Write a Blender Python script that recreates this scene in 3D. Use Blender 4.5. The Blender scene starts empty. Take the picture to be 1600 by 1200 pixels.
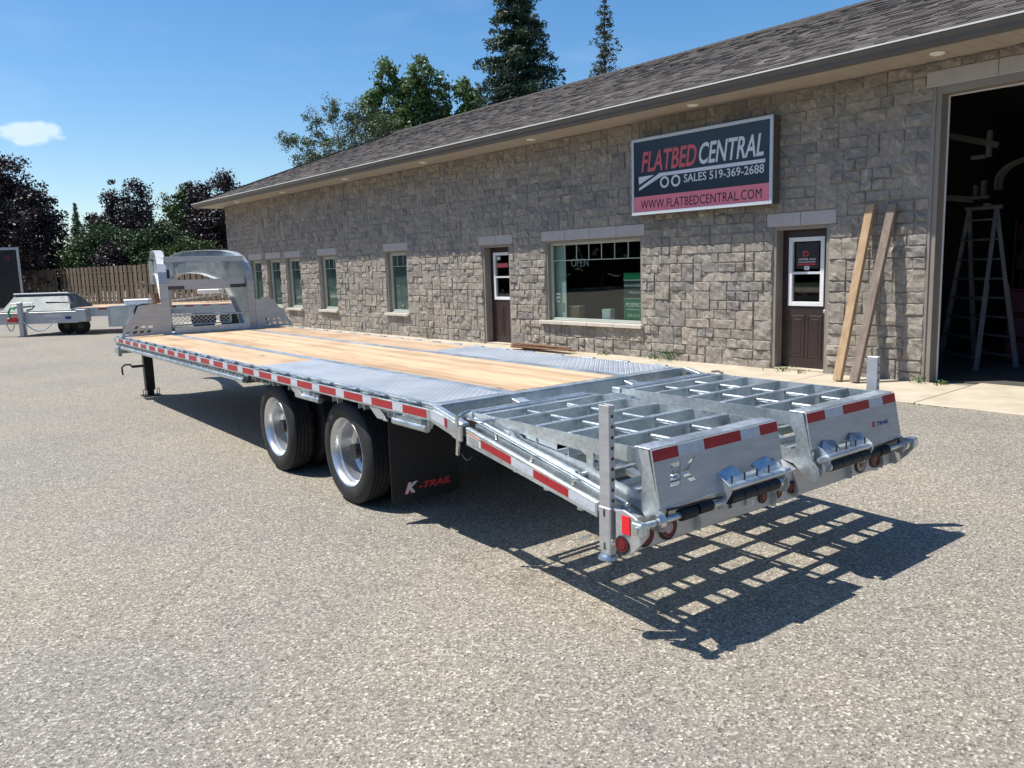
import bpy, bmesh, math, random
import numpy as np
from mathutils import Vector, Matrix
from mathutils.geometry import tessellate_polygon
random.seed(7); rng = np.random.RandomState(11)
sc = bpy.context.scene
COL = sc.collection
R = math.radians

# ---------------------------------------------------------------- camera
FPX = 1253.9
RV = Vector((0.7893, -0.6133, -0.0305)); FV = Vector((0.6031, 0.7836, -0.1463))
FV.normalize(); RV = (RV - FV * RV.dot(FV)).normalized(); UV = RV.cross(FV)
cam_d = bpy.data.cameras.new('camera'); cam = bpy.data.objects.new('camera', cam_d); COL.objects.link(cam)
cam_d.sensor_width = 36.0; cam_d.sensor_fit = 'HORIZONTAL'; cam_d.lens = FPX / 1600 * 36
cam_d.clip_start = 0.05; cam_d.clip_end = 3000
m = Matrix((RV, UV, -FV)).transposed().to_4x4(); m.translation = Vector((-2.764, -4.485, 1.923))
cam.matrix_world = m
sc.camera = cam

# ---------------------------------------------------------------- sky and sun
SUNV = Vector((-0.40, 0.33, 1.0)).normalized()
ELEV = math.asin(SUNV.z); AZ = math.atan2(SUNV.x, SUNV.y)
world = bpy.data.worlds.new('World'); sc.world = world; world.use_nodes = True
nt = world.node_tree; nt.nodes.clear()
wo = nt.nodes.new('ShaderNodeOutputWorld'); bg = nt.nodes.new('ShaderNodeBackground')
sky = nt.nodes.new('ShaderNodeTexSky'); sky.sky_type = 'NISHITA'; sky.sun_disc = False
sky.sun_elevation = ELEV; sky.sun_rotation = AZ; sky.altitude = 200
sky.air_density = 1.0; sky.dust_density = 0.7; sky.ozone_density = 2.0
bg.inputs['Strength'].default_value = 0.120
geo = nt.nodes.new('ShaderNodeTexCoord')
# thin fair-weather cloud wisps, all round the sky
mp = nt.nodes.new('ShaderNodeMapping'); mp.inputs['Scale'].default_value = (2.2, 2.2, 9.0); mp.inputs['Location'].default_value = (3.1, 0.4, 0.0)
ns = nt.nodes.new('ShaderNodeTexNoise'); ns.inputs['Scale'].default_value = 2.0; ns.inputs['Detail'].default_value = 7; ns.inputs['Roughness'].default_value = 0.55
rp = nt.nodes.new('ShaderNodeMapRange'); rp.inputs['From Min'].default_value = 0.55; rp.inputs['From Max'].default_value = 0.85; rp.inputs['To Max'].default_value = 0.13
mx = nt.nodes.new('ShaderNodeMixRGB'); mx.inputs['Color2'].default_value = (6.5, 7.0, 7.6, 1)
nt.links.new(geo.outputs['Generated'], mp.inputs['Vector']); nt.links.new(mp.outputs[0], ns.inputs['Vector'])
nt.links.new(ns.outputs['Fac'], rp.inputs['Value']); nt.links.new(rp.outputs[0], mx.inputs['Fac'])
hs = nt.nodes.new('ShaderNodeHueSaturation'); hs.inputs['Saturation'].default_value = 1.32; hs.inputs['Value'].default_value = 1.0
nt.links.new(sky.outputs[0], hs.inputs['Color']); nt.links.new(hs.outputs[0], mx.inputs['Color1'])
# one small cumulus low on the left
def cloud(prev, direc, su, sv, thr, seed, amp):
    d = Vector(direc).normalized(); side = Vector((0, 0, 1)).cross(d).normalized(); up = d.cross(side)
    def dot(v):
        n = nt.nodes.new('ShaderNodeVectorMath'); n.operation = 'DOT_PRODUCT'; nt.links.new(geo.outputs['Generated'], n.inputs[0]); n.inputs[1].default_value = v; return n.outputs['Value']
    def mth(op, a, b):
        n = nt.nodes.new('ShaderNodeMath'); n.operation = op
        for i, q in enumerate((a, b)):
            if isinstance(q, (int, float)): n.inputs[i].default_value = q
            elif q is not None: nt.links.new(q, n.inputs[i])
        return n.outputs[0]
    a = mth('MULTIPLY', dot(side), 1 / su); b = mth('MULTIPLY', dot(up), 1 / sv)
    r2 = mth('SQRT', mth('ADD', mth('MULTIPLY', a, a), mth('MULTIPLY', b, b)), None)
    n2 = nt.nodes.new('ShaderNodeTexNoise'); n2.inputs['Scale'].default_value = 26; n2.inputs['Detail'].default_value = 6
    mpp = nt.nodes.new('ShaderNodeMapping'); mpp.inputs['Location'].default_value = (seed, seed, 0); mpp.inputs['Scale'].default_value = (1, 1, 2.0)
    nt.links.new(geo.outputs['Generated'], mpp.inputs['Vector']); nt.links.new(mpp.outputs[0], n2.inputs['Vector'])
    val = mth('SUBTRACT', mth('MULTIPLY', n2.outputs['Fac'], 3.2), mth('ADD', r2, 0.85))
    front = mth('GREATER_THAN', dot(d), 0.5)
    mr = nt.nodes.new('ShaderNodeMapRange'); mr.inputs['From Min'].default_value = thr; mr.inputs['From Max'].default_value = thr + 0.45; mr.inputs['To Max'].default_value = amp
    nt.links.new(val, mr.inputs['Value'])
    mm = nt.nodes.new('ShaderNodeMixRGB'); mm.inputs['Color2'].default_value = (7.0, 7.4, 7.9, 1)
    nt.links.new(mth('MULTIPLY', mr.outputs[0], front), mm.inputs['Fac']); nt.links.new(prev, mm.inputs['Color1'])
    return mm.outputs[0]
CL1 = FV + RV * (30 - 800) / FPX - UV * (204 - 600) / FPX
o1 = cloud(mx.outputs[0], CL1, 0.050, 0.012, 0.0, 4.0, 0.5)
nt.links.new(o1, bg.inputs['Color']); nt.links.new(bg.outputs[0], wo.inputs[0])
sun_d = bpy.data.lights.new('sun', 'SUN'); sun_d.energy = 5.0; sun_d.angle = R(0.53); sun_d.color = (1.0, 0.955, 0.88)
sun = bpy.data.objects.new('sun', sun_d); COL.objects.link(sun)
sun.rotation_euler = SUNV.to_track_quat('Z', 'Y').to_euler(); sun.location = (-20, 10, 40)
sc.view_settings.view_transform = 'Standard'; sc.view_settings.look = 'None'
sc.view_settings.exposure = 0.36; sc.view_settings.gamma = 1.0; sc.view_settings.use_curve_mapping = False

# ---------------------------------------------------------------- materials
def newmat(name):
    mt = bpy.data.materials.new(name); mt.use_nodes = True
    return mt, mt.node_tree, mt.node_tree.nodes['Principled BSDF']
def setp(b, rough=None, metal=None, spec=None, **k):
    if rough is not None: b.inputs['Roughness'].default_value = rough
    if metal is not None: b.inputs['Metallic'].default_value = metal
    if spec is not None: b.inputs['Specular IOR Level'].default_value = spec
def N(t, typ, **kw):
    n = t.nodes.new(typ)
    for k, v in kw.items():
        if k in n.inputs.keys(): n.inputs[k].default_value = v
        else: setattr(n, k, v)
    return n
def ramp(t, fac, stops):
    r = t.nodes.new('ShaderNodeValToRGB'); cr = r.color_ramp
    while len(cr.elements) < len(stops): cr.elements.new(0.5)
    for e, (p, c) in zip(cr.elements, stops): e.position = p; e.color = tuple(c) + (1,)
    t.links.new(fac, r.inputs[0]); return r.outputs[0]
def coord(t, scale=(1, 1, 1), kind='Object'):
    tc = t.nodes.new('ShaderNodeTexCoord'); mpn = t.nodes.new('ShaderNodeMapping'); mpn.inputs['Scale'].default_value = scale
    t.links.new(tc.outputs[kind], mpn.inputs[0]); return mpn.outputs[0]
def noisy(name, c1, c2, scale=6, rough=0.6, metal=0.0, bump=0.0, bscale=40, stretch=(1, 1, 1), detail=5, r2=None, dist=0.01, spec=None, rnd=None):
    mt, t, b = newmat(name); setp(b, rough, metal, spec)
    v = coord(t, stretch)
    n = N(t, 'ShaderNodeTexNoise', Scale=scale, Detail=detail, Roughness=0.6); t.links.new(v, n.inputs['Vector'])
    c = ramp(t, n.outputs['Fac'], [(0.32, c1), (0.68, c2)])
    if rnd:
        a = t.nodes.new('ShaderNodeAttribute'); a.attribute_name = 'rnd'
        h = N(t, 'ShaderNodeHueSaturation')
        mr = N(t, 'ShaderNodeMapRange'); mr.inputs['To Min'].default_value = 1 - rnd; mr.inputs['To Max'].default_value = 1 + rnd
        t.links.new(a.outputs['Fac'], mr.inputs[0]); t.links.new(mr.outputs[0], h.inputs['Value']); t.links.new(c, h.inputs['Color']); c = h.outputs[0]
    t.links.new(c, b.inputs['Base Color'])
    if r2 is not None:
        mr = N(t, 'ShaderNodeMapRange'); mr.inputs['To Min'].default_value = rough; mr.inputs['To Max'].default_value = r2
        t.links.new(n.outputs['Fac'], mr.inputs[0]); t.links.new(mr.outputs[0], b.inputs['Roughness'])
    if bump:
        n2 = N(t, 'ShaderNodeTexNoise', Scale=bscale, Detail=4); t.links.new(v, n2.inputs['Vector'])
        bp = N(t, 'ShaderNodeBump', Strength=bump, Distance=dist); t.links.new(n2.outputs['Fac'], bp.inputs['Height']); t.links.new(bp.outputs[0], b.inputs['Normal'])
    return mt
def galv(name, base=0.66, rough=0.38, spang=55, metal=0.82):
    mt, t, b = newmat(name); setp(b, rough, metal)
    v = coord(t)
    vo = N(t, 'ShaderNodeTexVoronoi', Scale=spang, Randomness=1.0); t.links.new(v, vo.inputs['Vector'])
    n = N(t, 'ShaderNodeTexNoise', Scale=3.0, Detail=6, Roughness=0.65); t.links.new(v, n.inputs['Vector'])
    sep = N(t, 'ShaderNodeSeparateColor'); t.links.new(vo.outputs['Color'], sep.inputs[0])
    ma = N(t, 'ShaderNodeMath', operation='MULTIPLY_ADD'); t.links.new(sep.outputs[0], ma.inputs[0]); ma.inputs[1].default_value = 0.17; t.links.new(n.outputs['Fac'], ma.inputs[2])
    c = ramp(t, ma.outputs[0], [(0.35, (base * .62, base * .70, base * .73)), (0.6, (base * .92, base * 1.0, base * 1.02)), (0.85, (base * 1.2, base * 1.25, base * 1.26))])
    t.links.new(c, b.inputs['Base Color'])
    mr = N(t, 'ShaderNodeMapRange'); mr.inputs['From Min'].default_value = .3; mr.inputs['From Max'].default_value = .95; mr.inputs['To Min'].default_value = rough - .1; mr.inputs['To Max'].default_value = rough + .2
    t.links.new(ma.outputs[0], mr.inputs[0]); t.links.new(mr.outputs[0], b.inputs['Roughness'])
    bp = N(t, 'ShaderNodeBump', Strength=0.12, Distance=0.004); t.links.new(n.outputs['Fac'], bp.inputs['Height']); t.links.new(bp.outputs[0], b.inputs['Normal'])
    return mt
M = {}
M['galv'] = galv('galvanised_steel')
M['galv2'] = galv('galvanised_sheet', 0.64, 0.34, 40, .85)
M['galv3'] = galv('shaded_galvanised', 0.15, 0.55, 10)  # darker copy of the galvanised steel; the hood's shade is put into the colour
M['dimalu'] = noisy('dimmed_aluminium', (.13, .135, .14), (.18, .185, .19), 5, .6, .4)  # aluminium darkened, the dim light inside the garage put into its colour
M['dimgrey'] = noisy('dimmed_grey', (.055, .05, .043), (.085, .078, .068), 5, .8)  # grey for garage contents, with the room's dimness painted into it
M['alu'] = noisy('mill_aluminium', (.46, .465, .47), (.57, .575, .58), 5, .45, .6, .05, 60, (1, 1, 6), r2=.55)
M['zinc'] = noisy('zinc_pin', (.55, .55, .5), (.75, .75, .72), 20, .28, .95)
M['tread'] = None
M['rubber'] = noisy('tyre_rubber', (.012, .012, .013), (.03, .03, .031), 9, .62, 0, .15, 60, r2=.8)
M['blackrub'] = noisy('black_rubber', (.007, .008, .009), (.013, .014, .016), 7, .5, 0, .05, 30)
M['flap'] = noisy('mud_flap_rubber', (.006, .007, .009), (.011, .012, .014), 3, .6, 0)
M['blackp'] = noisy('black_paint', (.010, .010, .011), (.022, .022, .022), 8, .4)
M['chrome'] = noisy('polished_rim', (.62, .63, .64), (.74, .75, .76), 4, .24, .9, r2=.42)
M['rimdark'] = noisy('hub_metal', (.05, .05, .05), (.14, .14, .14), 9, .5, .6)
M['red'] = noisy('red_reflective', (.33, .012, .018), (.42, .02, .028), 30, .35, 0, .05, 200)
M['silver'] = noisy('silver_reflective', (.50, .54, .59), (.60, .64, .69), 40, .4, .1)
M['lampred'] = noisy('red_lens', (.12, .005, .008), (.20, .009, .012), 40, .15)
M['refl'] = noisy('red_reflector_lens', (.75, .01, .015), (.9, .02, .03), 60, .2)
M['lens'] = noisy('clear_lens', (.40, .30, .30), (.55, .45, .45), 40, .15)
M['white'] = noisy('white_paint', (.72, .73, .73), (.8, .8, .8), 5, .45)
M['sticker'] = noisy('sticker_white', (.62, .60, .60), (.7, .69, .68), 30, .5)
M['orange'] = noisy('sticker_orange', (.55, .22, .05), (.6, .26, .08), 30, .5)
M['inkred'] = noisy('red_ink', (.50, .03, .03), (.55, .04, .04), 30, .5)
M['inkblue'] = noisy('blue_ink', (.02, .03, .22), (.03, .04, .26), 30, .5)
M['inkwhite'] = noisy('white_ink', (.6, .62, .64), (.66, .68, .7), 30, .5)
M['concrete'] = noisy('apron_concrete', (.42, .36, .27), (.55, .48, .37), 2.2, .85, 0, .3, 60)
M['beige'] = noisy('beige_trim', (.23, .205, .175), (.27, .24, .205), 3, .5)
M['precast'] = noisy('precast_lintel', (.40, .37, .35), (.46, .43, .41), 5, .8, 0, .1, 80)
M['sill'] = noisy('precast_sill', (.50, .46, .39), (.60, .55, .47), 5, .8, 0, .15, 60)
M['winframe'] = noisy('pale_green_frame', (.40, .44, .38), (.46, .50, .44), 3, .4)
M['door'] = noisy('dark_brown_door', (.030, .019, .018), (.045, .028, .027), 4, .35)
M['mortar'] = noisy('mortar', (.34, .31, .26), (.43, .395, .34), 9, .95, 0, .3, 90)
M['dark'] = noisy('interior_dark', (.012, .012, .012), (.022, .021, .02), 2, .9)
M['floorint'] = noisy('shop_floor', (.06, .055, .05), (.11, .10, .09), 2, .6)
M['soffit'] = noisy('soffit_tan', (.36, .31, .26), (.41, .355, .295), 2, .6)
M['gutter'] = noisy('gutter_brown', (.085, .078, .07), (.10, .092, .083), 2, .35)
M['cream'] = noisy('gutter_rim', (.62, .60, .54), (.7, .68, .62), 2, .35)
M['pole'] = noisy('trunk_bark', (.07, .055, .042), (.14, .11, .085), 10, .9, 0, .5, 30, (1, 1, .2))
M['birch'] = noisy('pale_bark', (.30, .27, .23), (.45, .42, .37), 10, .9, 0, .3, 30)
M['lamp'] = noisy('pot_light_trim', (.82, .81, .77), (.88, .87, .83), 5, .4)
M['rust'] = noisy('rusty_steel', (.10, .035, .018), (.22, .09, .045), 14, .85, 0, .3, 50)
M['brownwood'] = noisy('weathered_brown_wood', (.17, .09, .05), (.30, .17, .10), 8, .8, 0, .3, 60, (8, 1, 8))
M['fence'] = noisy('fence_board', (.10, .072, .048), (.165, .122, .085), 1.2, .9, 0, .2, 30, (6, 6, .6), rnd=.28)
M['lum1'] = noisy('new_lumber', (.34, .22, .12), (.50, .35, .20), 2.5, .75, 0, .2, 60, (9, 9, .8))
M['lum2'] = noisy('grey_lumber', (.17, .13, .10), (.28, .22, .175), 2.5, .8, 0, .25, 60, (9, 9, .8))
M['signblack'] = noisy('sign_navy', (.012, .020, .034), (.016, .025, .042), 3, .25)
M['signred'] = noisy('sign_red', (.60, .09, .11), (.64, .11, .13), 3, .35)
M['signpink'] = noisy('sign_pink', (.78, .20, .25), (.82, .22, .28), 3, .35)
M['signwhite'] = noisy('sign_white', (.66, .66, .72), (.7, .7, .76), 3, .35)
M['green'] = noisy('poster_green', (.01, .16, .075), (.015, .2, .095), 3, .4)
M['greend'] = noisy('poster_dark', (.03, .05, .05), (.04, .06, .06), 3, .4)
M['blind'] = noisy('window_blind', (.62, .70, .66), (.72, .79, .75), 3, .6)
M['tote'] = noisy('maroon_tote', (.06, .010, .02), (.09, .016, .03), 5, .5)
M['neon'] = noisy('neon_tube', (.5, .5, .5), (.6, .6, .6), 5, .3)
M['plastic'] = noisy('brown_block', (.25, .16, .09), (.35, .23, .14), 5, .6)
M['safetyred'] = noisy('coupler_red', (.5, .03, .02), (.6, .04, .03), 5, .5)
M['safetygreen'] = noisy('tape_green', (.02, .3, .1), (.03, .35, .12), 5, .5)
def leafmat(name, dark, light, rough=0.55, trans=.12):
    mt, t, b = newmat(name); setp(b, rough)
    a = t.nodes.new('ShaderNodeAttribute'); a.attribute_name = 'rnd'
    c = ramp(t, a.outputs['Fac'], [(0.0, dark), (0.55, [(x + y) / 2 for x, y in zip(dark, light)]), (1.0, light)])
    t.links.new(c, b.inputs['Base Color'])
    tr = N(t, 'ShaderNodeBsdfTranslucent'); t.links.new(c, tr.inputs['Color'])
    ms = N(t, 'ShaderNodeMixShader'); ms.inputs[0].default_value = trans
    out = t.nodes['Material Output']; t.links.new(b.outputs[0], ms.inputs[1]); t.links.new(tr.outputs[0], ms.inputs[2]); t.links.new(ms.outputs[0], out.inputs[0])
    return mt
M['lf_maple'] = leafmat('maroon_leaves', (.010, .007, .009), (.066, .040, .042))
M['lf_green'] = leafmat('green_leaves', (.020, .040, .010), (.095, .16, .035), trans=.22)
M['lf_poplar'] = leafmat('poplar_leaves', (.045, .085, .022), (.20, .30, .105), .38, .25)
M['lf_birch'] = leafmat('birch_leaves', (.05, .075, .03), (.18, .22, .11), .5, .25)
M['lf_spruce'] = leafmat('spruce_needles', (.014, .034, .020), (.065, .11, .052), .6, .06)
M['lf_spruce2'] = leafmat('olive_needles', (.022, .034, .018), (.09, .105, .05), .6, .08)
M['lf_weed'] = leafmat('weed_leaves', (.03, .07, .015), (.10, .19, .04), .5, .2)
M['lf_shrub'] = leafmat('shrub_leaves', (.018, .040, .012), (.075, .13, .035), .55, .12)
# glass: dark tinted, reflects the yard
mt, t, b = newmat('window_glass'); setp(b, .02, 0); b.inputs['Base Color'].default_value = (.6, .64, .62, 1)
gl = N(t, 'ShaderNodeBsdfGlossy', Roughness=0.015); tb = N(t, 'ShaderNodeBsdfTransparent'); tb.inputs['Color'].default_value = (.80, .86, .84, 1)
lw = N(t, 'ShaderNodeLayerWeight'); pw = N(t, 'ShaderNodeMath', operation='POWER'); t.links.new(lw.outputs['Facing'], pw.inputs[0]); pw.inputs[1].default_value = 4.0; fr = N(t, 'ShaderNodeMath', operation='MULTIPLY_ADD'); t.links.new(pw.outputs[0], fr.inputs[0]); fr.inputs[1].default_value = .9; fr.inputs[2].default_value = .06; ms = N(t, 'ShaderNodeMixShader')
t.links.new(fr.outputs[0], ms.inputs[0]); t.links.new(tb.outputs[0], ms.inputs[1]); t.links.new(gl.outputs[0], ms.inputs[2]); t.links.new(ms.outputs[0], t.nodes['Material Output'].inputs[0])
M['glass'] = mt
# tread plate
mt, t, b = newmat('tread_plate'); setp(b, .40, .6)
v = coord(t)
n = N(t, 'ShaderNodeTexNoise', Scale=2.5, Detail=6, Roughness=.65); t.links.new(v, n.inputs['Vector'])
tcol = ramp(t, n.outputs['Fac'], [(.3, (.54, .57, .59)), (.6, (.71, .73, .74)), (.8, (.62, .58, .50))])
def bars(ang, sx, sy, off):
    mpn = N(t, 'ShaderNodeMapping'); mpn.inputs['Rotation'].default_value = (0, 0, ang); mpn.inputs['Scale'].default_value = (sx, sy, 1); mpn.inputs['Location'].default_value = off
    tc = t.nodes.new('ShaderNodeTexCoord'); t.links.new(tc.outputs['Object'], mpn.inputs[0])
    sp = N(t, 'ShaderNodeSeparateXYZ'); t.links.new(mpn.outputs[0], sp.inputs[0])
    def frc(o):
        f = N(t, 'ShaderNodeMath', operation='FRACT'); t.links.new(o, f.inputs[0]); s = N(t, 'ShaderNodeMath', operation='SUBTRACT'); t.links.new(f.outputs[0], s.inputs[0]); s.inputs[1].default_value = .5
        q = N(t, 'ShaderNodeMath', operation='MULTIPLY'); t.links.new(s.outputs[0], q.inputs[0]); t.links.new(s.outputs[0], q.inputs[1]); return q.outputs[0]
    fx, fy = frc(sp.outputs[0]), frc(sp.outputs[1])
    a = N(t, 'ShaderNodeMath', operation='MULTIPLY_ADD'); t.links.new(fx, a.inputs[0]); a.inputs[1].default_value = 1.0; 
    k = N(t, 'ShaderNodeMath', operation='MULTIPLY'); t.links.new(fy, k.inputs[0]); k.inputs[1].default_value = 3.0; t.links.new(k.outputs[0], a.inputs[2])
    mr = N(t, 'ShaderNodeMapRange'); mr.inputs['From Min'].default_value = .05; mr.inputs['From Max'].default_value = .20; mr.inputs['To Min'].default_value = 1; mr.inputs['To Max'].default_value = 0
    t.links.new(a.outputs[0], mr.inputs[0]); return mr.outputs[0]
b1 = bars(R(45), 23, 23, (0, 0, 0)); b2 = bars(R(-45), 23, 23, (.5, .5, 0))
mxn = N(t, 'ShaderNodeMath', operation='MAXIMUM'); t.links.new(b1, mxn.inputs[0]); t.links.new(b2, mxn.inputs[1])
tm = N(t, 'ShaderNodeMixRGB', blend_type='MULTIPLY'); tm.inputs[0].default_value = 1; t.links.new(tcol, tm.inputs[1]); t.links.new(ramp(t, mxn.outputs[0], [(0, (.70, .74, .80)), (.6, (1.1, 1.1, 1.08))]), tm.inputs[2]); t.links.new(tm.outputs[0], b.inputs['Base Color'])
bp = N(t, 'ShaderNodeBump', Strength=1.0, Distance=.012); t.links.new(mxn.outputs[0], bp.inputs['Height']); t.links.new(bp.outputs[0], b.inputs['Normal'])
mr = N(t, 'ShaderNodeMapRange'); mr.inputs['To Min'].default_value = .36; mr.inputs['To Max'].default_value = .55; t.links.new(n.outputs['Fac'], mr.inputs[0]); t.links.new(mr.outputs[0], b.inputs['Roughness'])
M['tread'] = mt
# deck planks
mt, t, b = newmat('deck_plank'); setp(b, .6)
v = coord(t, (14, .7, 14))
at = t.nodes.new('ShaderNodeAttribute'); at.attribute_name = 'rnd'
va = N(t, 'ShaderNodeVectorMath', operation='ADD'); cx = N(t, 'ShaderNodeCombineXYZ'); sm = N(t, 'ShaderNodeMath', operation='MULTIPLY'); sm.inputs[1].default_value = 40
t.links.new(at.outputs['Fac'], sm.inputs[0]); t.links.new(sm.outputs[0], cx.inputs[1]); t.links.new(v, va.inputs[0]); t.links.new(cx.outputs[0], va.inputs[1])
n = N(t, 'ShaderNodeTexNoise', Scale=2.0, Detail=7, Roughness=.6, Distortion=.6); t.links.new(va.outputs[0], n.inputs['Vector'])
c = ramp(t, n.outputs['Fac'], [(.25, (.38, .23, .12)), (.42, (.56, .38, .22)), (.7, (.69, .51, .32))])
h = N(t, 'ShaderNodeHueSaturation'); mr = N(t, 'ShaderNodeMapRange'); mr.inputs['To Min'].default_value = .82; mr.inputs['To Max'].default_value = 1.12
t.links.new(at.outputs['Fac'], mr.inputs[0]); t.links.new(mr.outputs[0], h.inputs['Value']); t.links.new(c, h.inputs['Color']); 
v2 = coord(t, (1.6, .8, 1)); n3 = N(t, 'ShaderNodeTexNoise', Scale=1.1, Detail=5); t.links.new(v2, n3.inputs['Vector'])
mm = N(t, 'ShaderNodeMixRGB', blend_type='MULTIPLY'); mm.inputs[0].default_value = .8; t.links.new(h.outputs[0], mm.inputs[1]); t.links.new(ramp(t, n3.outputs['Fac'], [(.33, (.70, .64, .58)), (.52, (1, 1, 1))]), mm.inputs[2])
vo = N(t, 'ShaderNodeTexVoronoi', Scale=1.0); v4 = coord(t, (7, 1.3, 1)); t.links.new(v4, vo.inputs['Vector'])
mk = N(t, 'ShaderNodeMixRGB', blend_type='MULTIPLY'); mk.inputs[0].default_value = 1; t.links.new(mm.outputs[0], mk.inputs[1]); t.links.new(ramp(t, vo.outputs['Distance'], [(.04, (.35, .22, .15)), (.09, (1, 1, 1))]), mk.inputs[2])
t.links.new(mk.outputs[0], b.inputs['Base Color'])
bp = N(t, 'ShaderNodeBump', Strength=.25, Distance=.003); t.links.new(n.outputs['Fac'], bp.inputs['Height']); t.links.new(bp.outputs[0], b.inputs['Normal'])
M['plank'] = mt
# split-face stone
mt, t, b = newmat('split_stone'); setp(b, .9)
at = t.nodes.new('ShaderNodeAttribute'); at.attribute_name = 'rnd'
v = coord(t); n = N(t, 'ShaderNodeTexNoise', Scale=5, Detail=8, Roughness=.72, Distortion=2.2); t.links.new(v, n.inputs['Vector'])
c1 = ramp(t, n.outputs['Fac'], [(.3, (.20, .175, .15)), (.48, (.282, .250, .215)), (.58, (.325, .292, .255)), (.66, (.47, .435, .39))])
c2 = ramp(t, at.outputs['Fac'], [(0, (.74, .76, .80)), (.3, (.92, .93, .94)), (.6, (1.0, 1.0, .98)), (1, (1.12, 1.10, 1.05))])
mm = N(t, 'ShaderNodeMixRGB', blend_type='MULTIPLY'); mm.inputs[0].default_value = 1; t.links.new(c1, mm.inputs[1]); t.links.new(c2, mm.inputs[2]); t.links.new(mm.outputs[0], b.inputs['Base Color'])
n2 = N(t, 'ShaderNodeTexNoise', Scale=30, Detail=8, Roughness=.72, Distortion=.3); t.links.new(v, n2.inputs['Vector'])
bp = N(t, 'ShaderNodeBump', Strength=.85, Distance=.016); t.links.new(n2.outputs['Fac'], bp.inputs['Height']); t.links.new(bp.outputs[0], b.inputs['Normal'])
M['stone'] = mt
# asphalt shingle
mt, t, b = newmat('roof_shingle'); setp(b, .93)
at = t.nodes.new('ShaderNodeAttribute'); at.attribute_name = 'rnd'
v = coord(t, (40, 40, 40)); n = N(t, 'ShaderNodeTexNoise', Scale=4, Detail=3); t.links.new(v, n.inputs['Vector'])
c2 = ramp(t, at.outputs['Fac'], [(0, (.050, .042, .038)), (.4, (.098, .083, .074)), (.75, (.150, .126, .110)), (1, (.22, .19, .165))])
mm = N(t, 'ShaderNodeMixRGB', blend_type='MULTIPLY'); mm.inputs[0].default_value = 1; t.links.new(ramp(t, n.outputs['Fac'], [(.3, (.65, .65, .65)), (.7, (1.25, 1.25, 1.25))]), mm.inputs[1]); t.links.new(c2, mm.inputs[2]); t.links.new(mm.outputs[0], b.inputs['Base Color'])
M['shingle'] = mt
# old pavement with exposed pale aggregate
mt, t, b = newmat('worn_asphalt'); setp(b, .88)
v = coord(t)
vo = N(t, 'ShaderNodeTexVoronoi', Scale=88, Randomness=1); t.links.new(v, vo.inputs['Vector'])
sep = N(t, 'ShaderNodeSeparateColor'); t.links.new(vo.outputs['Color'], sep.inputs[0])
c = ramp(t, sep.outputs[0], [(0, (.10, .09, .076)), (.15, (.190, .173, .143)), (.60, (.258, .236, .196)), (.86, (.335, .308, .258)), (1, (.53, .50, .43))])
vo2 = N(t, 'ShaderNodeTexVoronoi', Scale=210, Randomness=1); t.links.new(v, vo2.inputs['Vector'])
sep2 = N(t, 'ShaderNodeSeparateColor'); t.links.new(vo2.outputs['Color'], sep2.inputs[0])
m0 = N(t, 'ShaderNodeMixRGB', blend_type='MULTIPLY'); m0.inputs[0].default_value = 1; t.links.new(c, m0.inputs[1]); t.links.new(ramp(t, sep2.outputs[1], [(0, (.68, .68, .68)), (1, (1.3, 1.29, 1.27))]), m0.inputs[2])
n = N(t, 'ShaderNodeTexNoise', Scale=.35, Detail=7, Roughness=.6); t.links.new(v, n.inputs['Vector'])
m1 = N(t, 'ShaderNodeMixRGB', blend_type='MULTIPLY'); m1.inputs[0].default_value = 1; t.links.new(m0.outputs[0], m1.inputs[1]); t.links.new(ramp(t, n.outputs['Fac'], [(.28, (.80, .79, .79)), (.45, (.97, .97, .98)), (.55, (1.04, 1.02, .99)), (.72, (1.16, 1.10, 1.02))]), m1.inputs[2])
n5 = N(t, 'ShaderNodeTexNoise', Scale=2.2, Detail=8, Roughness=.7, Distortion=2.0); t.links.new(v, n5.inputs['Vector'])
m2 = N(t, 'ShaderNodeMixRGB', blend_type='MULTIPLY'); m2.inputs[0].default_value = .8; t.links.new(m1.outputs[0], m2.inputs[1]); t.links.new(ramp(t, n5.outputs['Fac'], [(.27, (.72, .71, .70)), (.36, (.98, .98, .98)), (.7, (1.03, 1.03, 1.02))]), m2.inputs[2])
# hairline cracks
v6 = coord(t, (.35, .35, .35)); n6 = N(t, 'ShaderNodeTexNoise', Scale=1.6, Detail=6); t.links.new(v6, n6.inputs['Vector'])
mv = N(t, 'ShaderNodeMixRGB'); mv.inputs[0].default_value = .35; t.links.new(v6, mv.inputs[1]); t.links.new(n6.outputs['Color'], mv.inputs[2])
vc = N(t, 'ShaderNodeTexVoronoi', Scale=1.1, feature='DISTANCE_TO_EDGE'); t.links.new(mv.outputs[0], vc.inputs['Vector'])
m3 = N(t, 'ShaderNodeMixRGB', blend_type='MULTIPLY'); cm = ramp(t, n.outputs['Fac'], [(.46, (0, 0, 0)), (.56, (.5, .5, .5))]); t.links.new(cm, m3.inputs[0]); t.links.new(m2.outputs[0], m3.inputs[1]); t.links.new(ramp(t, vc.outputs['Distance'], [(.001, (.45, .43, .40)), (.005, (1, 1, 1))]), m3.inputs[2])
v7 = coord(t, (.9, .9, .9)); vs7 = N(t, 'ShaderNodeTexVoronoi', Scale=.42, Randomness=1); n7 = N(t, 'ShaderNodeTexNoise', Scale=9, Detail=4); t.links.new(v7, n7.inputs['Vector'])
mv7 = N(t, 'ShaderNodeMixRGB'); mv7.inputs[0].default_value = .06; t.links.new(v7, mv7.inputs[1]); t.links.new(n7.outputs['Color'], mv7.inputs[2]); t.links.new(mv7.outputs[0], vs7.inputs['Vector'])
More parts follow.
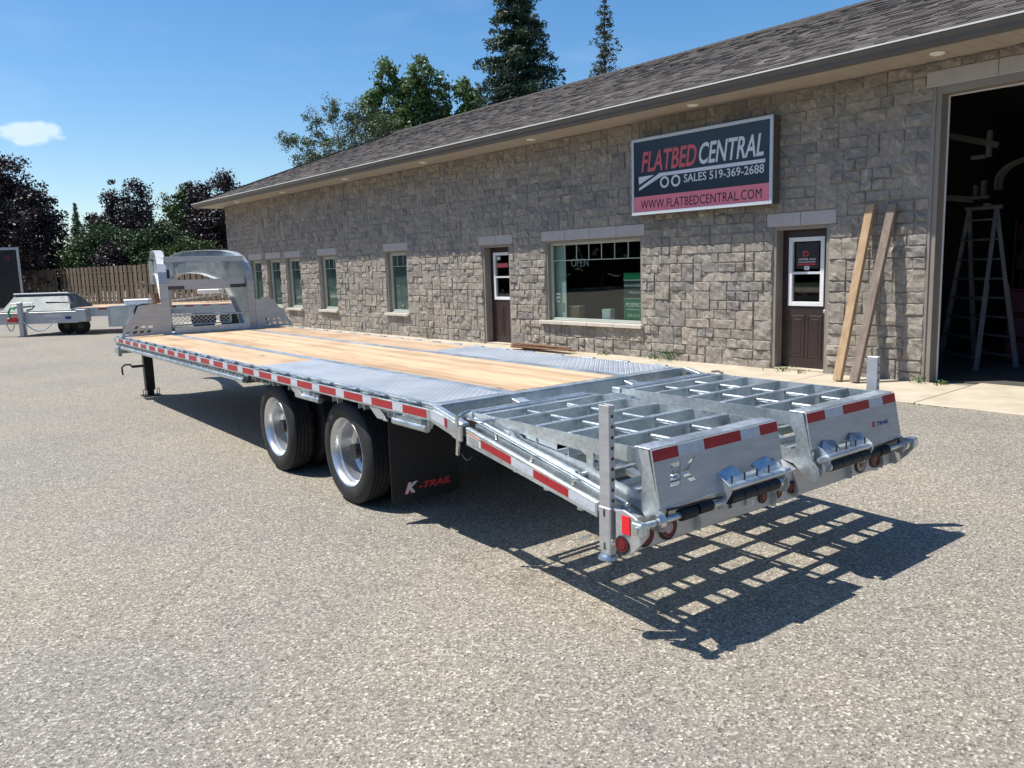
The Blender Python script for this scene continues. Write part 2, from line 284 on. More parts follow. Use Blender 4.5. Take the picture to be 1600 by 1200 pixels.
m8 = N(t, 'ShaderNodeMixRGB', blend_type='MULTIPLY'); m8.inputs[0].default_value = .55; t.links.new(m3.outputs[0], m8.inputs[1]); t.links.new(ramp(t, vs7.outputs['Distance'], [(.012, (.35, .34, .33)), (.04, (1, 1, 1))]), m8.inputs[2])
t.links.new(m8.outputs[0], b.inputs['Base Color'])
bp = N(t, 'ShaderNodeBump', Strength=.6, Distance=.006); t.links.new(vo.outputs['Distance'], bp.inputs['Height']); t.links.new(bp.outputs[0], b.inputs['Normal'])
M['asphalt'] = mt
M['grass'] = noisy('grass_ground', (.035, .06, .016), (.07, .10, .03), .6, .95, 0, .3, 20)

# ---------------------------------------------------------------- mesh builder
class MB:
    def __init__(s): s.v = []; s.f = []; s.r = None
    def add(s, vs, fs):
        k = len(s.v); s.v += [tuple(p) for p in vs]; s.f += [tuple(i + k for i in f) for f in fs]; return s
    def box(s, x0, x1, y0, y1, z0, z1):
        vs = [(x, y, z) for z in (z0, z1) for y in (y0, y1) for x in (x0, x1)]
        return s.add(vs, [(0, 2, 3, 1), (4, 5, 7, 6), (0, 1, 5, 4), (2, 6, 7, 3), (0, 4, 6, 2), (1, 3, 7, 5)])
    def hexa(s, b, t):   # four bottom and four top points, ccw from above
        return s.add(list(b) + list(t), [(3, 2, 1, 0), (4, 5, 6, 7), (0, 1, 5, 4), (1, 2, 6, 5), (2, 3, 7, 6), (3, 0, 4, 7)])
    def bar(s, p0, p1, w, h, up=(0, 0, 1)):   # rectangular bar, w across, h along up
        p0 = Vector(p0); p1 = Vector(p1); d = (p1 - p0).normalized(); u = Vector(up); a = d.cross(u).normalized(); u = a.cross(d).normalized()
        a *= w / 2; u *= h / 2
        q = lambda p: [p - a - u, p + a - u, p + a + u, p - a + u]
        return s.add(q(p0) + q(p1), [(3, 2, 1, 0), (4, 5, 6, 7), (0, 1, 5, 4), (1, 2, 6, 5), (2, 3, 7, 6), (3, 0, 4, 7)])
    def tube(s, pts, r, n=12, cap=True):
        pts = [Vector(p) for p in pts]; rs = r if isinstance(r, (list, tuple)) else [r] * len(pts)
        rings = []; d0 = (pts[1] - pts[0]).normalized(); a = d0.orthogonal().normalized()
        for i, p in enumerate(pts):
            d = (pts[min(i + 1, len(pts) - 1)] - pts[max(i - 1, 0)]).normalized()
            a = (a - d * a.dot(d)).normalized(); b2 = d.cross(a)
            rings.append([p + (a * math.cos(2 * math.pi * k / n) + b2 * math.sin(2 * math.pi * k / n)) * rs[i] for k in range(n)])
        vs = [q for rg in rings for q in rg]; fs = []
        for i in range(len(pts) - 1):
            for k in range(n):
                k2 = (k + 1) % n; fs.append((i * n + k, i * n + k2, (i + 1) * n + k2, (i + 1) * n + k))
        if cap: fs.append(tuple(range(n))[::-1]); fs.append(tuple((len(pts) - 1) * n + k for k in range(n)))
        return s.add(vs, fs)
    def lathe(s, prof, c, n=40, axis='x'):   # profile of (offset along axis, radius)
        vs = []; fs = []
        for (o, r) in prof:
            for k in range(n):
                a = 2 * math.pi * k / n; p, q = r * math.cos(a), r * math.sin(a)
                vs.append({'x': (c[0] + o, c[1] + p, c[2] + q), 'y': (c[0] + p, c[1] + o, c[2] + q), 'z': (c[0] + p, c[1] + q, c[2] + o)}[axis])
        for i in range(len(prof) - 1):
            for k in range(n):
                k2 = (k + 1) % n; fs.append((i * n + k, i * n + k2, (i + 1) * n + k2, (i + 1) * n + k))
        return s.add(vs, fs)
    def plate(s, outer, f0, f1, holes=()):   # f0/f1 map 2-D points to the two faces
        loops = [list(outer)] + [list(h) for h in holes]
        flat = [p for l in loops for p in l]
        tris = tessellate_polygon([[Vector((p[0], p[1], 0)) for p in l] for l in loops])
        n = len(flat); vs = [f0(*p) for p in flat] + [f1(*p) for p in flat]
        fs = [tuple(tr) for tr in tris] + [tuple(i + n for i in reversed(tr)) for tr in tris]
        k = 0
        for l in loops:
            m_ = len(l)
            for i in range(m_):
                j = (i + 1) % m_; fs.append((k + i, k + j, k + j + n, k + i + n))
            k += m_
        return s.add(vs, fs)
    def plx(s, outer, x0, x1, holes=()): return s.plate(outer, lambda a, b_: (x0, a, b_), lambda a, b_: (x1, a, b_), holes)
    def ply(s, outer, y0, y1, holes=()): return s.plate(outer, lambda a, b_: (a, y0, b_), lambda a, b_: (a, y1, b_), holes)
    def build(s, name, mat, parent=None, bevel=0, smooth=False, rnd=None, loc=None):
        me = bpy.data.meshes.new(name); me.from_pydata(s.v, [], s.f)
        bm = bmesh.new(); bm.from_mesh(me); bmesh.ops.recalc_face_normals(bm, faces=bm.faces)
        if bevel:
            es = [e for e in bm.edges if len(e.link_faces) == 2 and e.calc_face_angle(0) > .5]
            bmesh.ops.bevel(bm, geom=es, offset=bevel, segments=1, affect='EDGES', clamp_overlap=True)
        bm.to_mesh(me); bm.free()
        if smooth:
            me.polygons.foreach_set('use_smooth', [True] * len(me.polygons))
            try: me.set_sharp_from_angle(angle=R(38))
            except Exception: pass
        if rnd is not None:
            a = me.attributes.new('rnd', 'FLOAT', 'POINT'); a.data.foreach_set('value', [rnd] * len(me.vertices))
        me.materials.append(M[mat]); o = bpy.data.objects.new(name, me); COL.objects.link(o)
        if parent: o.parent = parent
        if loc: o.location = loc
        return o
def thing(name, label, cat, loc=(0, 0, 0), rz=0, group=None):
    o = bpy.data.objects.new(name, None); COL.objects.link(o); o.location = loc; o.rotation_euler = (0, 0, rz)
    o.empty_display_size = .2; o['label'] = label; o['category'] = cat
    if group: o['group'] = group
    return o
def tag(o, label, cat, group=None, kind=None):
    o['label'] = label; o['category'] = cat
    if group: o['group'] = group
    if kind: o['kind'] = kind
    return o
def node(name, parent, loc=(0, 0, 0)):
    o = bpy.data.objects.new(name, None); COL.objects.link(o); o.parent = parent; o.location = loc; return o
def text(body, mat, parent, origin, X, Y, height, width=None, shear=0.0, bold=0.0, depth=.001, name='lettering', align='LEFT', space=1.0):
    cu = bpy.data.curves.new(name, 'FONT'); cu.body = body; cu.size = 1; cu.shear = shear; cu.offset = bold; cu.extrude = .5; cu.space_character = space
    cu.resolution_u = 3
    tmp = bpy.data.objects.new('tmp', cu); COL.objects.link(tmp)
    dg = bpy.context.evaluated_depsgraph_get(); dg.update()
    me = bpy.data.meshes.new_from_object(tmp.evaluated_get(dg)); bpy.data.objects.remove(tmp); bpy.data.curves.remove(cu)
    xs = [v.co.x for v in me.vertices]; ys = [v.co.y for v in me.vertices]
    x0, x1, y0, y1 = min(xs), max(xs), min(ys), max(ys)
    sy = height / (y1 - y0); sx = (width / (x1 - x0)) if width else sy
    X = Vector(X).normalized(); Y = Vector(Y).normalized(); Z = X.cross(Y); O = Vector(origin)
    for v in me.vertices:
        v.co = O + X * ((v.co.x - x0) * sx) + Y * ((v.co.y - y0) * sy) + Z * (depth if v.co.z > 0 else 0)
    me.name = name; me.materials.clear(); me.materials.append(M[mat])
    o = bpy.data.objects.new(name, me); COL.objects.link(o); o.parent = parent
    return o
def quads_obj(name, P, rv, mat, parent=None):   # P: (n,4,3) array
    n = len(P); me = bpy.data.meshes.new(name); me.vertices.add(n * 4); me.vertices.foreach_set('co', P.reshape(-1).astype(np.float32))
    me.loops.add(n * 4); me.loops.foreach_set('vertex_index', np.arange(n * 4, dtype=np.int32))
    me.polygons.add(n); me.polygons.foreach_set('loop_start', np.arange(0, n * 4, 4, dtype=np.int32)); me.update(calc_edges=True)
    a = me.attributes.new('rnd', 'FLOAT', 'POINT'); a.data.foreach_set('value', np.repeat(rv, 4).astype(np.float32))
    me.materials.append(M[mat]); o = bpy.data.objects.new(name, me); COL.objects.link(o)
    if parent: o.parent = parent
    return o

# ---------------------------------------------------------------- ground
g = MB()
g.add([(-1500, -1500, 0), (1500, -1500, 0), (1500, 1500, 0), (-1500, 1500, 0)], [(0, 1, 2, 3)])
ground = g.build('ground', 'asphalt'); ground['kind'] = 'structure'
WA = 0.0331; WX = 9.215
def WL(s, z, o=0.0): return Vector((WX - math.sin(WA) * s - math.cos(WA) * o, math.cos(WA) * s - math.sin(WA) * o, z))
# concrete apron beside the wall, cast in bays with open joints
apron = bpy.data.objects.new('pavement', None); COL.objects.link(apron); apron['kind'] = 'structure'; apron.location = (WX, 0, 0); apron.rotation_euler = (0, 0, WA)
s = -6.0; k = 0
while s < 29:
    L = 2.15 if s < 1 else 3.0
    mb = MB(); inn = -.12 if not (-3.3 <= s + L / 2 <= 1.1) else -.4
    wd = 1.72
    y0, y1 = s + .008, s + L - .008; nn = 6; top = []; 
    vs = []
    for i in range(nn + 1):
        y = y0 + (y1 - y0) * i / nn; j = random.uniform(-.03, .03) if 0 < i < nn else 0
        vs += [(-wd + j, y, -.05), (-wd + j, y, .018), (-wd + .02 + j, y, .027), (-inn if inn < -.3 else .02, y, .03)]
    fs = []
    for i in range(nn):
        a = i * 4
        for q in range(3): fs.append((a + q, a + q + 4, a + q + 5, a + q + 1))
    fs += [(0, 1, 2, 3), tuple(nn * 4 + q for q in (3, 2, 1, 0))]
    mb.add(vs, fs); sl = mb.build('slab', 'concrete', apron)
    s += L; k += 1

# ---------------------------------------------------------------- building (local x = into the wall, y = along it, z = up)
B = thing('building', 'long low stone-faced workshop with brown shingle hip roof behind the silver flatbed trailer', 'building', (WX, 0, 0), WA)
S_END, S_NEAR, ZT, OV, ZS = 28.3, -5.5, 4.56, 0.85, 4.56
GAR = (-3.35, 1.11, 0.0, 4.21)
D1 = (2.62, 3.63, 0.0, 2.42); D2 = (10.58, 11.63, 0.0, 2.42)
BW = (6.53, 9.33, 0.68, 2.42)
NW = [(a + .1, b_ - .1, .68, 2.42) for a, b_ in ((14.96, 16.27), (19.13, 20.45), (21.69, 23.0), (23.31, 24.63), (24.96, 26.25))]
OPEN = [GAR, D1, D2, BW] + NW
# backing wall cut out round the openings, mortar at the joints
mb = MB(); ss = sorted({S_NEAR, S_END} | {o[0] for o in OPEN} | {o[1] for o in OPEN})
for a, b_ in zip(ss[:-1], ss[1:]):
    o = next((o for o in OPEN if o[0] - 1e-6 <= a and b_ <= o[1] + 1e-6), None)
    if o is None: mb.box(.009, .28, a, b_, -.1, ZT)
    else:
        if o[2] > 0: mb.box(.009, .28, a, b_, -.1, o[2])
        mb.box(.009, .28, a, b_, o[3], ZT)
mb.box(.28, 10.2, S_END - .25, S_END, -.1, ZT); mb.box(10.0, 10.2, S_NEAR, S_END - .25, -.1, ZT); mb.box(.28, 10.0, S_NEAR, S_NEAR + .2, -.1, ZT)
mb.build('wall', 'mortar', B)
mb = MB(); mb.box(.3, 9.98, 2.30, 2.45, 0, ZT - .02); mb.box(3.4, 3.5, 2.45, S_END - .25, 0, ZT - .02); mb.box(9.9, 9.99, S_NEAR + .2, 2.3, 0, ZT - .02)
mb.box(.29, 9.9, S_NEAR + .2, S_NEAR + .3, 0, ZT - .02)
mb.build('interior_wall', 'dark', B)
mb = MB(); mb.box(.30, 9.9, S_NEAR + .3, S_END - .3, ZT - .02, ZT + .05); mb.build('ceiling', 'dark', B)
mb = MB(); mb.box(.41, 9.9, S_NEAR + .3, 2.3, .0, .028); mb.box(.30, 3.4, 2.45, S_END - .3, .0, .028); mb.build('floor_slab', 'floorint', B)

# ashlar stones
LINT = [(1.22 - 4.62, 1.22, 4.21, 4.43), (2.50, 3.74, 2.42, 2.64), (10.45, 11.73, 2.42, 2.64), (6.43, 9.44, 2.42, 2.64)] + [(o[0] - .1, o[1] + .1, 2.42, 2.64) for o in NW]
SILL = [(6.46, 9.49, .60, .68)] + [(o[0] - .08, o[1] + .08, .60, .68) for o in NW]
BLK = OPEN + LINT + SILL
CH, CWD = .1685, .092
nc, nr = int((S_END - S_NEAR) / CWD), 27
occ = np.zeros((nr, nc), bool)
def cellfree(r, c):
    s = S_NEAR + (c + .5) * CWD; z = (r + .5) * CH
    for o in BLK:
        if o[3] - o[2] < .3:
            if o[0] - .03 < s < o[1] + .03 and o[2] - CH * .45 < z < o[3] + CH * .40: return False if abs(z - (o[2] + o[3]) / 2) < CH * .55 else True
        elif o[0] < s < o[1] and o[2] < z < o[3]: return False
    return True
free = np.array([[cellfree(r, c) for c in range(nc)] for r in range(nr)])
stones = []
for r in range(nr):
    c = 0
    while c < nc:
        if occ[r, c] or not free[r, c]: c += 1; continue
        h = 2 if (random.random() < .17 and r < nr - 1) else 1
        w = random.choice([2, 2, 3, 3, 4, 4, 5, 6]) if h == 1 else random.choice([2, 3, 4, 4])
        ww = 0
        while ww < w and c + ww < nc and all(r + i < nr and free[r + i, c + ww] and not occ[r + i, c + ww] for i in range(h)): ww += 1
        if ww == 0:
            h = 1; ww = 0
            while ww < w and c + ww < nc and free[r, c + ww] and not occ[r, c + ww]: ww += 1
        if c + ww < nc and free[r, c + ww] and not occ[r, c + ww] and not (c + ww + 1 < nc and free[r, c + ww + 1] and not occ[r, c + ww + 1]):
            if all(free[r + i, c + ww] and not occ[r + i, c + ww] for i in range(h)): ww += 1
        occ[r:r + h, c:c + ww] = True
        x = [S_NEAR + c * CWD, S_NEAR + (c + ww) * CWD, r * CH, (r + h) * CH]
        for o in BLK:
            zo = min(x[3], o[3]) - max(x[2], o[2]); so = min(x[1], o[1]) - max(x[0], o[0])
            if zo > .05:
                if abs(x[1] - o[0]) < .062: x[1] = o[0]
                if abs(x[0] - o[1]) < .062: x[0] = o[1]
            if so > .03:
                if abs(x[3] - o[2]) < .11: x[3] = o[2]
                if abs(x[2] - o[3]) < .11: x[2] = o[3]
        x[3] = min(x[3], ZT - .005)
        if x[3] > ZT - .06: x[3] = ZT - .005
        if x[1] - x[0] > .05 and x[3] - x[2] > .05: stones.append(x)
        c += ww
def stone_mesh(x, near):
    s0, s1, z0, z1 = x; g_ = .0055; s0 += g_; s1 -= g_; z0 += g_; z1 -= g_
    w, h = s1 - s0, z1 - z0; q = .05 if near else .09
    nx = max(4, min(10, int(w / q) + 1)); nz = max(4, min(7, int(h / q) + 1))
    lump = [(random.uniform(s0, s1), random.uniform(z0, z1), random.uniform(-.020, .026), random.uniform(.03, .10)) for _ in range(5)]
    base = random.uniform(.0, .016); vs = []; fs = []
    for j in range(nz + 1):
        for i in range(nx + 1):
            a, b_ = i / nx, j / nz
            edge = i in (0, nx) or j in (0, nz)
            ins = .0 if edge else 0
            s = s0 + (0 if i == 0 else w if i == nx else .012 + (w - .024) * (i - 1) / (nx - 2)); z = z0 + (0 if j == 0 else h if j == nz else .012 + (h - .024) * (j - 1) / (nz - 2))
            if edge: d = -.003 + random.uniform(-.005, .003); s += random.uniform(-.005, .005) * (0 < i < nx or True); z += random.uniform(-.004, .004)
            else:
                d = base + random.uniform(-.009, .011)
                for (ls, lz, la, lr) in lump: d += la * math.exp(-((s - ls) ** 2 + (z - lz) ** 2) / lr ** 2)
                s += random.uniform(-.005, .005); z += random.uniform(-.005, .005)
            vs.append((-d, s, z))
    for j in range(nz):
        for i in range(nx):
            a = j * (nx + 1) + i; fs.append((a, a + nx + 1, a + nx + 2, a + 1))
    ring = [i for i in range(nx + 1)] + [j * (nx + 1) + nx for j in range(1, nz + 1)] + [nz * (nx + 1) + i for i in range(nx - 1, -1, -1)] + [j * (nx + 1) for j in range(nz - 1, 0, -1)]
    k = len(vs); vs += [(.035, vs[i][1], vs[i][2]) for i in ring]
    for q_ in range(len(ring)):
        q2 = (q_ + 1) % len(ring); fs.append((ring[q_], ring[q2], k + q2, k + q_))
    return vs, fs
def vis_key(x): 
    s = (x[0] + x[1]) / 2
    z = (x[2] + x[3]) / 2
    lim = 0.4 + .03 * s
    return -((x[1] - x[0]) * (x[3] - x[2])) / (((s + 4.5) ** 2 + 100)) * (.12 if (z < .9 and s > 0 and s < 11) or s < .7 else 1)
order = sorted(range(len(stones)), key=lambda i: vis_key(stones[i]))
sep_ids = set(order[:295])
bigv, bigf, bigr = [], [], []
for i, x in enumerate(stones):
    vs, fs = stone_mesh(x, (x[0] < 14)); rv = random.random()
    if i in sep_ids:
        me = bpy.data.meshes.new('stone'); me.from_pydata(vs, [], fs); a = me.attributes.new('rnd', 'FLOAT', 'POINT'); a.data.foreach_set('value', [rv] * len(vs))
        me.materials.append(M['stone']); o = bpy.data.objects.new('stone', me); COL.objects.link(o); o.parent = B
    else:
        k = len(bigv); bigv += vs; bigf += [tuple(q + k for q in f) for f in fs]; bigr += [rv] * len(vs)
me = bpy.data.meshes.new('stone_facing'); me.from_pydata(bigv, [], bigf); a = me.attributes.new('rnd', 'FLOAT', 'POINT'); a.data.foreach_set('value', bigr)
me.materials.append(M['stone']); o = bpy.data.objects.new('stone_facing', me); COL.objects.link(o); o.parent = B; o['kind'] = 'stuff'

# lintels and sills
def blocks(name, s0, s1, z0, z1, n, o_out, mat, back=.05):
    w = (s1 - s0) / n
    for i in range(n):
        MB().box(-o_out, back, s0 + i * w + .004, s0 + (i + 1) * w - .004, z0 + .003, z1 - .003).build(name, mat, B, bevel=.005)
for (s0, s1, z0, z1) in LINT:
    w = s1 - s0; n = 2 if w < 1.5 else (4 if w < 3.5 else 5)
    blocks('lintel', s0, s1, z0, z1, n, .012, 'precast')
for (s0, s1, z0, z1) in SILL:
    blocks('sill', s0, s1, z0, z1, 4 if s1 - s0 > 2 else 2, .10, 'sill', .2)

# windows
def window(o, wide):
    s0, s1, z0, z1 = o
    mb = MB(); jt = .045; d0, d1 = .03, .22
    mb.box(d0, d1, s0, s0 + jt, z0, z1); mb.box(d0, d1, s1 - jt, s1, z0, z1); mb.box(d0, d1, s0 + jt, s1 - jt, z1 - jt, z1)
    W_ = mb.build('window', 'beige', B)
    mb = MB(); a, b_, c, d = s0 + jt, s1 - jt, z0 + .002, z1 - jt; t_ = .055
    x0, x1 = .12, .19
    mb.box(x0, x1, a, a + t_, c, d); mb.box(x0, x1, b_ - t_, b_, c, d); mb.box(x0, x1, a + t_, b_ - t_, c, c + t_); mb.box(x0, x1, a + t_, b_ - t_, d - t_, d)
    mb.box(x0 - .03, x0, a, b_, c, c + .02)
    if not wide:   # inner sash
        e = .03; aa, bb, cc_, dd = a + t_, b_ - t_, c + t_, d - t_
        mb.box(x0 + .01, x1, aa, aa + e, cc_, dd); mb.box(x0 + .01, x1, bb - e, bb, cc_, dd); mb.box(x0 + .01, x1, aa + e, bb - e, cc_, cc_ + e); mb.box(x0 + .01, x1, aa + e, bb - e, dd - e, dd)
    mb.build('frame', 'winframe', W_, bevel=.004)
    a += t_; b_ -= t_; c += t_; d -= t_
    MB().box(.155, .163, a, b_, c, d).build('pane', 'glass', W_)
    mb = MB(); zb = d - .33; n = 7 if wide else 3
    mb.box(.146, .154, a, b_, zb - .008, zb + .008)
    for i in range(1, n): mb.box(.146, .154, a + (b_ - a) * i / n - .008, a + (b_ - a) * i / n + .008, zb + .008, d)
    mb.build('muntin', 'winframe', W_)
    mb = MB(); mb.box(.19, .45, s0 - .02, s0, z0, z1); mb.box(.19, .45, s1, s1 + .02, z0, z1); mb.box(.19, .45, s0, s1, z0 - .02, z0)
    mb.build('reveal', 'white', W_)
    if not wide:
        mb = MB(); z = c
        while z < d - .02: mb.bar((.212, a - .02, z), (.212, b_ + .02, z), .036, .003, (-.35, 0, 1)); z += .030
        mb.build('blind', 'blind', W_)
    return W_
bigwin = window(BW, True)
for o in NW: window(o, False)
# sheer panel at the left of the big window and stock on its inner sill
MB().box(.26, .27, 8.95, 9.3, .72, 2.35).build('curtain', 'blind', bigwin)

# doors
def door(o, logo):
    s0, s1, z0, z1 = o; t_ = .06
    mb = MB(); mb.box(.025, .30, s0, s0 + t_, .03, z1); mb.box(.025, .30, s1 - t_, s1, .03, z1); mb.box(.025, .30, s0 + t_, s1 - t_, z1 - t_, z1)
    mb.box(.19, .21, s0 + t_, s0 + t_ + .012, .03, z1 - t_); mb.box(.19, .21, s1 - t_ - .012, s1 - t_, .03, z1 - t_)
    mb.build('door_frame', 'beige', B, bevel=.003)
    a, b_ = s0 + t_ + .004, s1 - t_ - .004; zt = z1 - t_ - .004; zb = .065; w = b_ - a
    la, lb, lc, ld = a + .14, b_ - .14, 1.12, zt - .14
    mb = MB(); hole = [(la, lc), (lb, lc), (lb, ld), (la, ld)]
    mb.plx([(a, zb), (b_, zb), (b_, zt), (a, zt)], .215, .26, [hole])
    for q in (0, 1):   # raised lower panels
        p0 = a + .15 + q * (w - .26) / 2; p1 = p0 + (w - .26) / 2 - .08
        mb.box(.209, .215, p0, p1, .24, .94); mb.box(.202, .209, p0 + .05, p1 - .05, .30, .88)
        mb.box(.205, .215, p0 - .012, p0 - .002, .228, .952); mb.box(.205, .215, p1 + .002, p1 + .012, .228, .952)
    D = mb.build('door', 'door', B, bevel=.003)
    mb = MB(); e = .05; x0, x1 = .196, .27; zm = (lc + ld) / 2 - .02
    mb.box(x0, x1, la - .02, la + e, lc - .02, ld + .02); mb.box(x0, x1, lb - e, lb + .02, lc - .02, ld + .02)
    mb.box(x0, x1, la + e, lb - e, lc - .02, lc + e); mb.box(x0, x1, la + e, lb - e, ld - e, ld + .02); mb.box(x0 + .01, x1, la + e, lb - e, zm - .02, zm + .02)
    mb.build('window_frame', 'white', D, bevel=.004)
    MB().box(.235, .243, la + e, lb - e, lc + e, zm - .02).build('pane', 'glass', D); MB().box(.235, .243, la + e, lb - e, zm + .02, ld - e).build('pane', 'glass', D)
    mb = MB(); mb.lathe([(0, .001), (0, .03), (-.012, .03), (-.014, .012), (-.045, .012), (-.05, .026), (-.07, .028), (-.08, .018), (-.082, .001)], (.213, a + .07, 1.02), 16); mb.build('handle', 'zinc', D, smooth=True)
    MB().box(.02, .30, s0 + t_, s1 - t_, .031, .06).build('threshold', 'concrete', B)
    return D, (la, lb, lc, ld, zm)
D_near, q = door(D1, True); D_far, q2 = door(D2, False)
la, lb, lc, ld, zm = q; Xs, Zs = (0, -1, 0), (0, 0, 1)
MB().box(.224, .232, la + .09, lb - .10, zm + .07, ld - .07).build('poster', 'blackp', D_near)
cy = (la + lb) / 2
text('D', 'inkred', D_near, (.224, cy + .075, ld - .30), Xs, Zs, .09, .11, bold=.03, depth=.001)
MB().box(.2215, .223, cy - .0, cy + .05, ld - .262, ld - .245).build('logo_bar', 'blackp', D_near)
text('DEXTER AXLE', 'inkwhite', D_near, (.224, cy + .15, ld - .36), Xs, Zs, .03, .30, bold=.02)
MB().box(.2225, .224, cy - .15, cy + .16, ld - .395, ld - .385).build('poster_line', 'inkwhite', D_near)
MB().box(.2225, .224, cy - .16, cy + .17, ld - .44, ld - .415).build('poster_stripe', 'inkred', D_near)
MB().box(.2225, .224, cy - .045, cy + .045, ld - .52, ld - .455).build('poster_flag', 'inkwhite', D_near)
text('*', 'inkred', D_near, (.2222, cy + .018, ld - .505), Xs, Zs, .035, .036, bold=.03)
la2, lb2, lc2, ld2, zm2 = q2
MB().box(.224, .232, lb2 - .22, lb2 - .10, ld2 - .16, ld2 - .08).build('sticker', 'silver', D_far)
MB().box(.224, .232, la2 + .14, lb2 - .10, ld2 - .34, ld2 - .24).build('sticker', 'signred', D_far)

# garage door surround
mb = MB(); s0, s1, z0, z1 = GAR; t_ = .16
mb.box(.02, .30, s1 - .10, s1 + .0, .03, z1); mb.box(.02, .30, s0, s0 + .10, .03, z1); mb.box(.02, .30, s0 + .10, s1 - .10, z1 - .10, z1)
mb.box(.0, .02, s1 - .03, s1 + .03, .03, z1 + .0)
GF = mb.build('garage_door_frame', 'beige', B, bevel=.004)
mb = MB(); mb.box(.24, .262, s1 - .118, s1 - .101, .03, z1 - .10); mb.box(.24, .262, s0 + .10, s1 - .12, z1 - .118, z1 - .101); mb.build('weather_strip', 'white', GF)

# soffit, fascia, gutter
s_a, s_b = S_NEAR - .3, S_END + OV
mb = MB(); s = s_a
while s < s_b - .01:
    e = min(s + .30, s_b); mb.box(-OV, .03, s + .003, e - .003, ZS, ZS + .012); s = e
mb.build('soffit', 'soffit', B)
mb = MB(); s = 0
mb.box(-OV, .03, s_a, s_b, ZS + .016, ZS + .03); mb.box(.03, 10.2 + OV, S_END + .002, s_b, ZS + .0, ZS + .02); mb.build('soffit_backing', 'gutter', B)
# gutter: K profile swept along the eave, and round the hip end
prof = [(OV - .005, ZS - .012), (OV + .055, ZS - .012), (OV + .075, ZS + .03), (OV + .08, ZS + .07), (OV + .115, ZS + .115), (OV + .118, ZS + .140), (OV + .105, ZS + .140), (OV + .10, ZS + .12), (OV - .005, ZS + .12)]
mb = MB(); n = len(prof)
P0 = [(-o_, s_a, z_) for o_, z_ in prof]; P1 = [(-o_, S_END + o_, z_) for o_, z_ in prof]; P2 = [(10.2 + o_, S_END + o_, z_) for o_, z_ in prof]
mb.add(P0 + P1 + P2, [(i, (i + 1) % n, n + (i + 1) % n, n + i) for i in range(n)] + [(n + i, n + (i + 1) % n, 2 * n + (i + 1) % n, 2 * n + i) for i in range(n)] + [tuple(range(n))])
GUT = mb.build('gutter', 'gutter', B)
rim = [(OV + .102, ZS + .141), (OV + .124, ZS + .141), (OV + .124, ZS + .162), (OV + .102, ZS + .162)]
mb = MB(); P0 = [(-o_, s_a, z_) for o_, z_ in rim]; P1 = [(-o_, S_END + o_, z_) for o_, z_ in rim]
mb.add(P0 + P1, [(i, (i + 1) % 4, 4 + (i + 1) % 4, 4 + i) for i in range(4)] + [(3, 2, 1, 0), (4, 5, 6, 7)]); mb.build('gutter_rim', 'cream', GUT)
for s in (.9, 4.95, 9.2, 13.35, 17.45, 21.8, 25.8):
    P = (-OV * .52, s, ZS)
    mb = MB(); mb.lathe([(-.002, .001), (-.012, .055), (-.016, .085), (-.006, .098), (.0, .10)], P, 24, 'z'); mb.build('soffit_light', 'lamp', B, smooth=True)
# downspout on near right is outside; roof planes
RZ, RD = 7.10, 5.0; ez = ZS + .155; eo = OV + .06; far = S_END + OV + .06; rs = far - (RD + eo)
ey = s_a - .15
mb = MB()
A = (-eo, ey, ez); A2 = (-eo, far, ez); Rg = (RD, ey, RZ); Rg2 = (RD, rs, RZ); C1 = (2 * RD + eo, far, ez); C2 = (2 * RD + eo, ey, ez)
dz = Vector((0, 0, .03))
mb.add([A, A2, Rg2, Rg, C1, C2], [(0, 1, 2, 3), (1, 4, 2), (4, 5, 3, 2)])
ROOF = mb.build('roof', 'shingle', B, rnd=.3)
mb = MB(); mb.add([(-.02, ey, ZS), (.0, ey, ZS + .6), (RD, ey + .01, RZ - .05), (10.2, ey, ZS)], [(0, 1, 2, 3)]); mb.build('gable_board', 'beige', B)
# shingle tabs: courses laid up the front slope
sv = Vector((RD + eo, 0, RZ - ez)); slope_len = sv.length; sd = sv.normalized(); nrm = Vector((-sd.z, 0, sd.x))
vs, fs, rr = [], [], []; ncr = int(slope_len / .143); 
for i in range(ncr):
    u0 = i * .143 - .01; u1 = u0 + .165; smax = far - (i * .143) * (RD + eo) / slope_len
    s = ey + random.uniform(0, .2)
    while s < smax:
        w = random.uniform(.12, .34); e = min(s + w, smax)
        th = random.choice([.004, .007, .013]); rv = min(1, max(0, random.gauss(.45, .20)))
        b0 = Vector((-eo, 0, ez)) + sd * u0 + nrm * (.006 + th); b1 = Vector((-eo, 0, ez)) + sd * u1 + nrm * .004; b00 = Vector((-eo, 0, ez)) + sd * u0 + nrm * .001
        k = len(vs)
        vs += [(b00.x, s, b00.z), (b00.x, e, b00.z), (b0.x, s, b0.z), (b0.x, e, b0.z), (b1.x, s, b1.z), (b1.x, e, b1.z)]
        fs += [(k, k + 2, k + 3, k + 1), (k + 2, k + 4, k + 5, k + 3), (k, k + 4, k + 2), (k + 1, k + 3, k + 5)]; rr += [rv] * 6
        s = e + .002
me = bpy.data.meshes.new('shingles'); me.from_pydata(vs, [], fs); a = me.attributes.new('rnd', 'FLOAT', 'POINT'); a.data.foreach_set('value', rr)
me.materials.append(M['shingle']); o = bpy.data.objects.new('shingles', me); COL.objects.link(o); o.parent = ROOF; o['kind'] = 'stuff'
mb = MB(); L = (Vector(Rg2) - Vector(Rg)).length
for i in range(int(L / .2)):
    y = ey + i * .2; mb.hexa([(RD - .15, y, RZ - .045), (RD + .15, y, RZ - .045), (RD + .15, y + .21, RZ - .05), (RD - .15, y + .21, RZ - .05)], [(RD - .13, y, RZ + .012), (RD + .13, y, RZ + .012), (RD + .13, y + .21, RZ + .002), (RD - .13, y + .21, RZ + .002)])
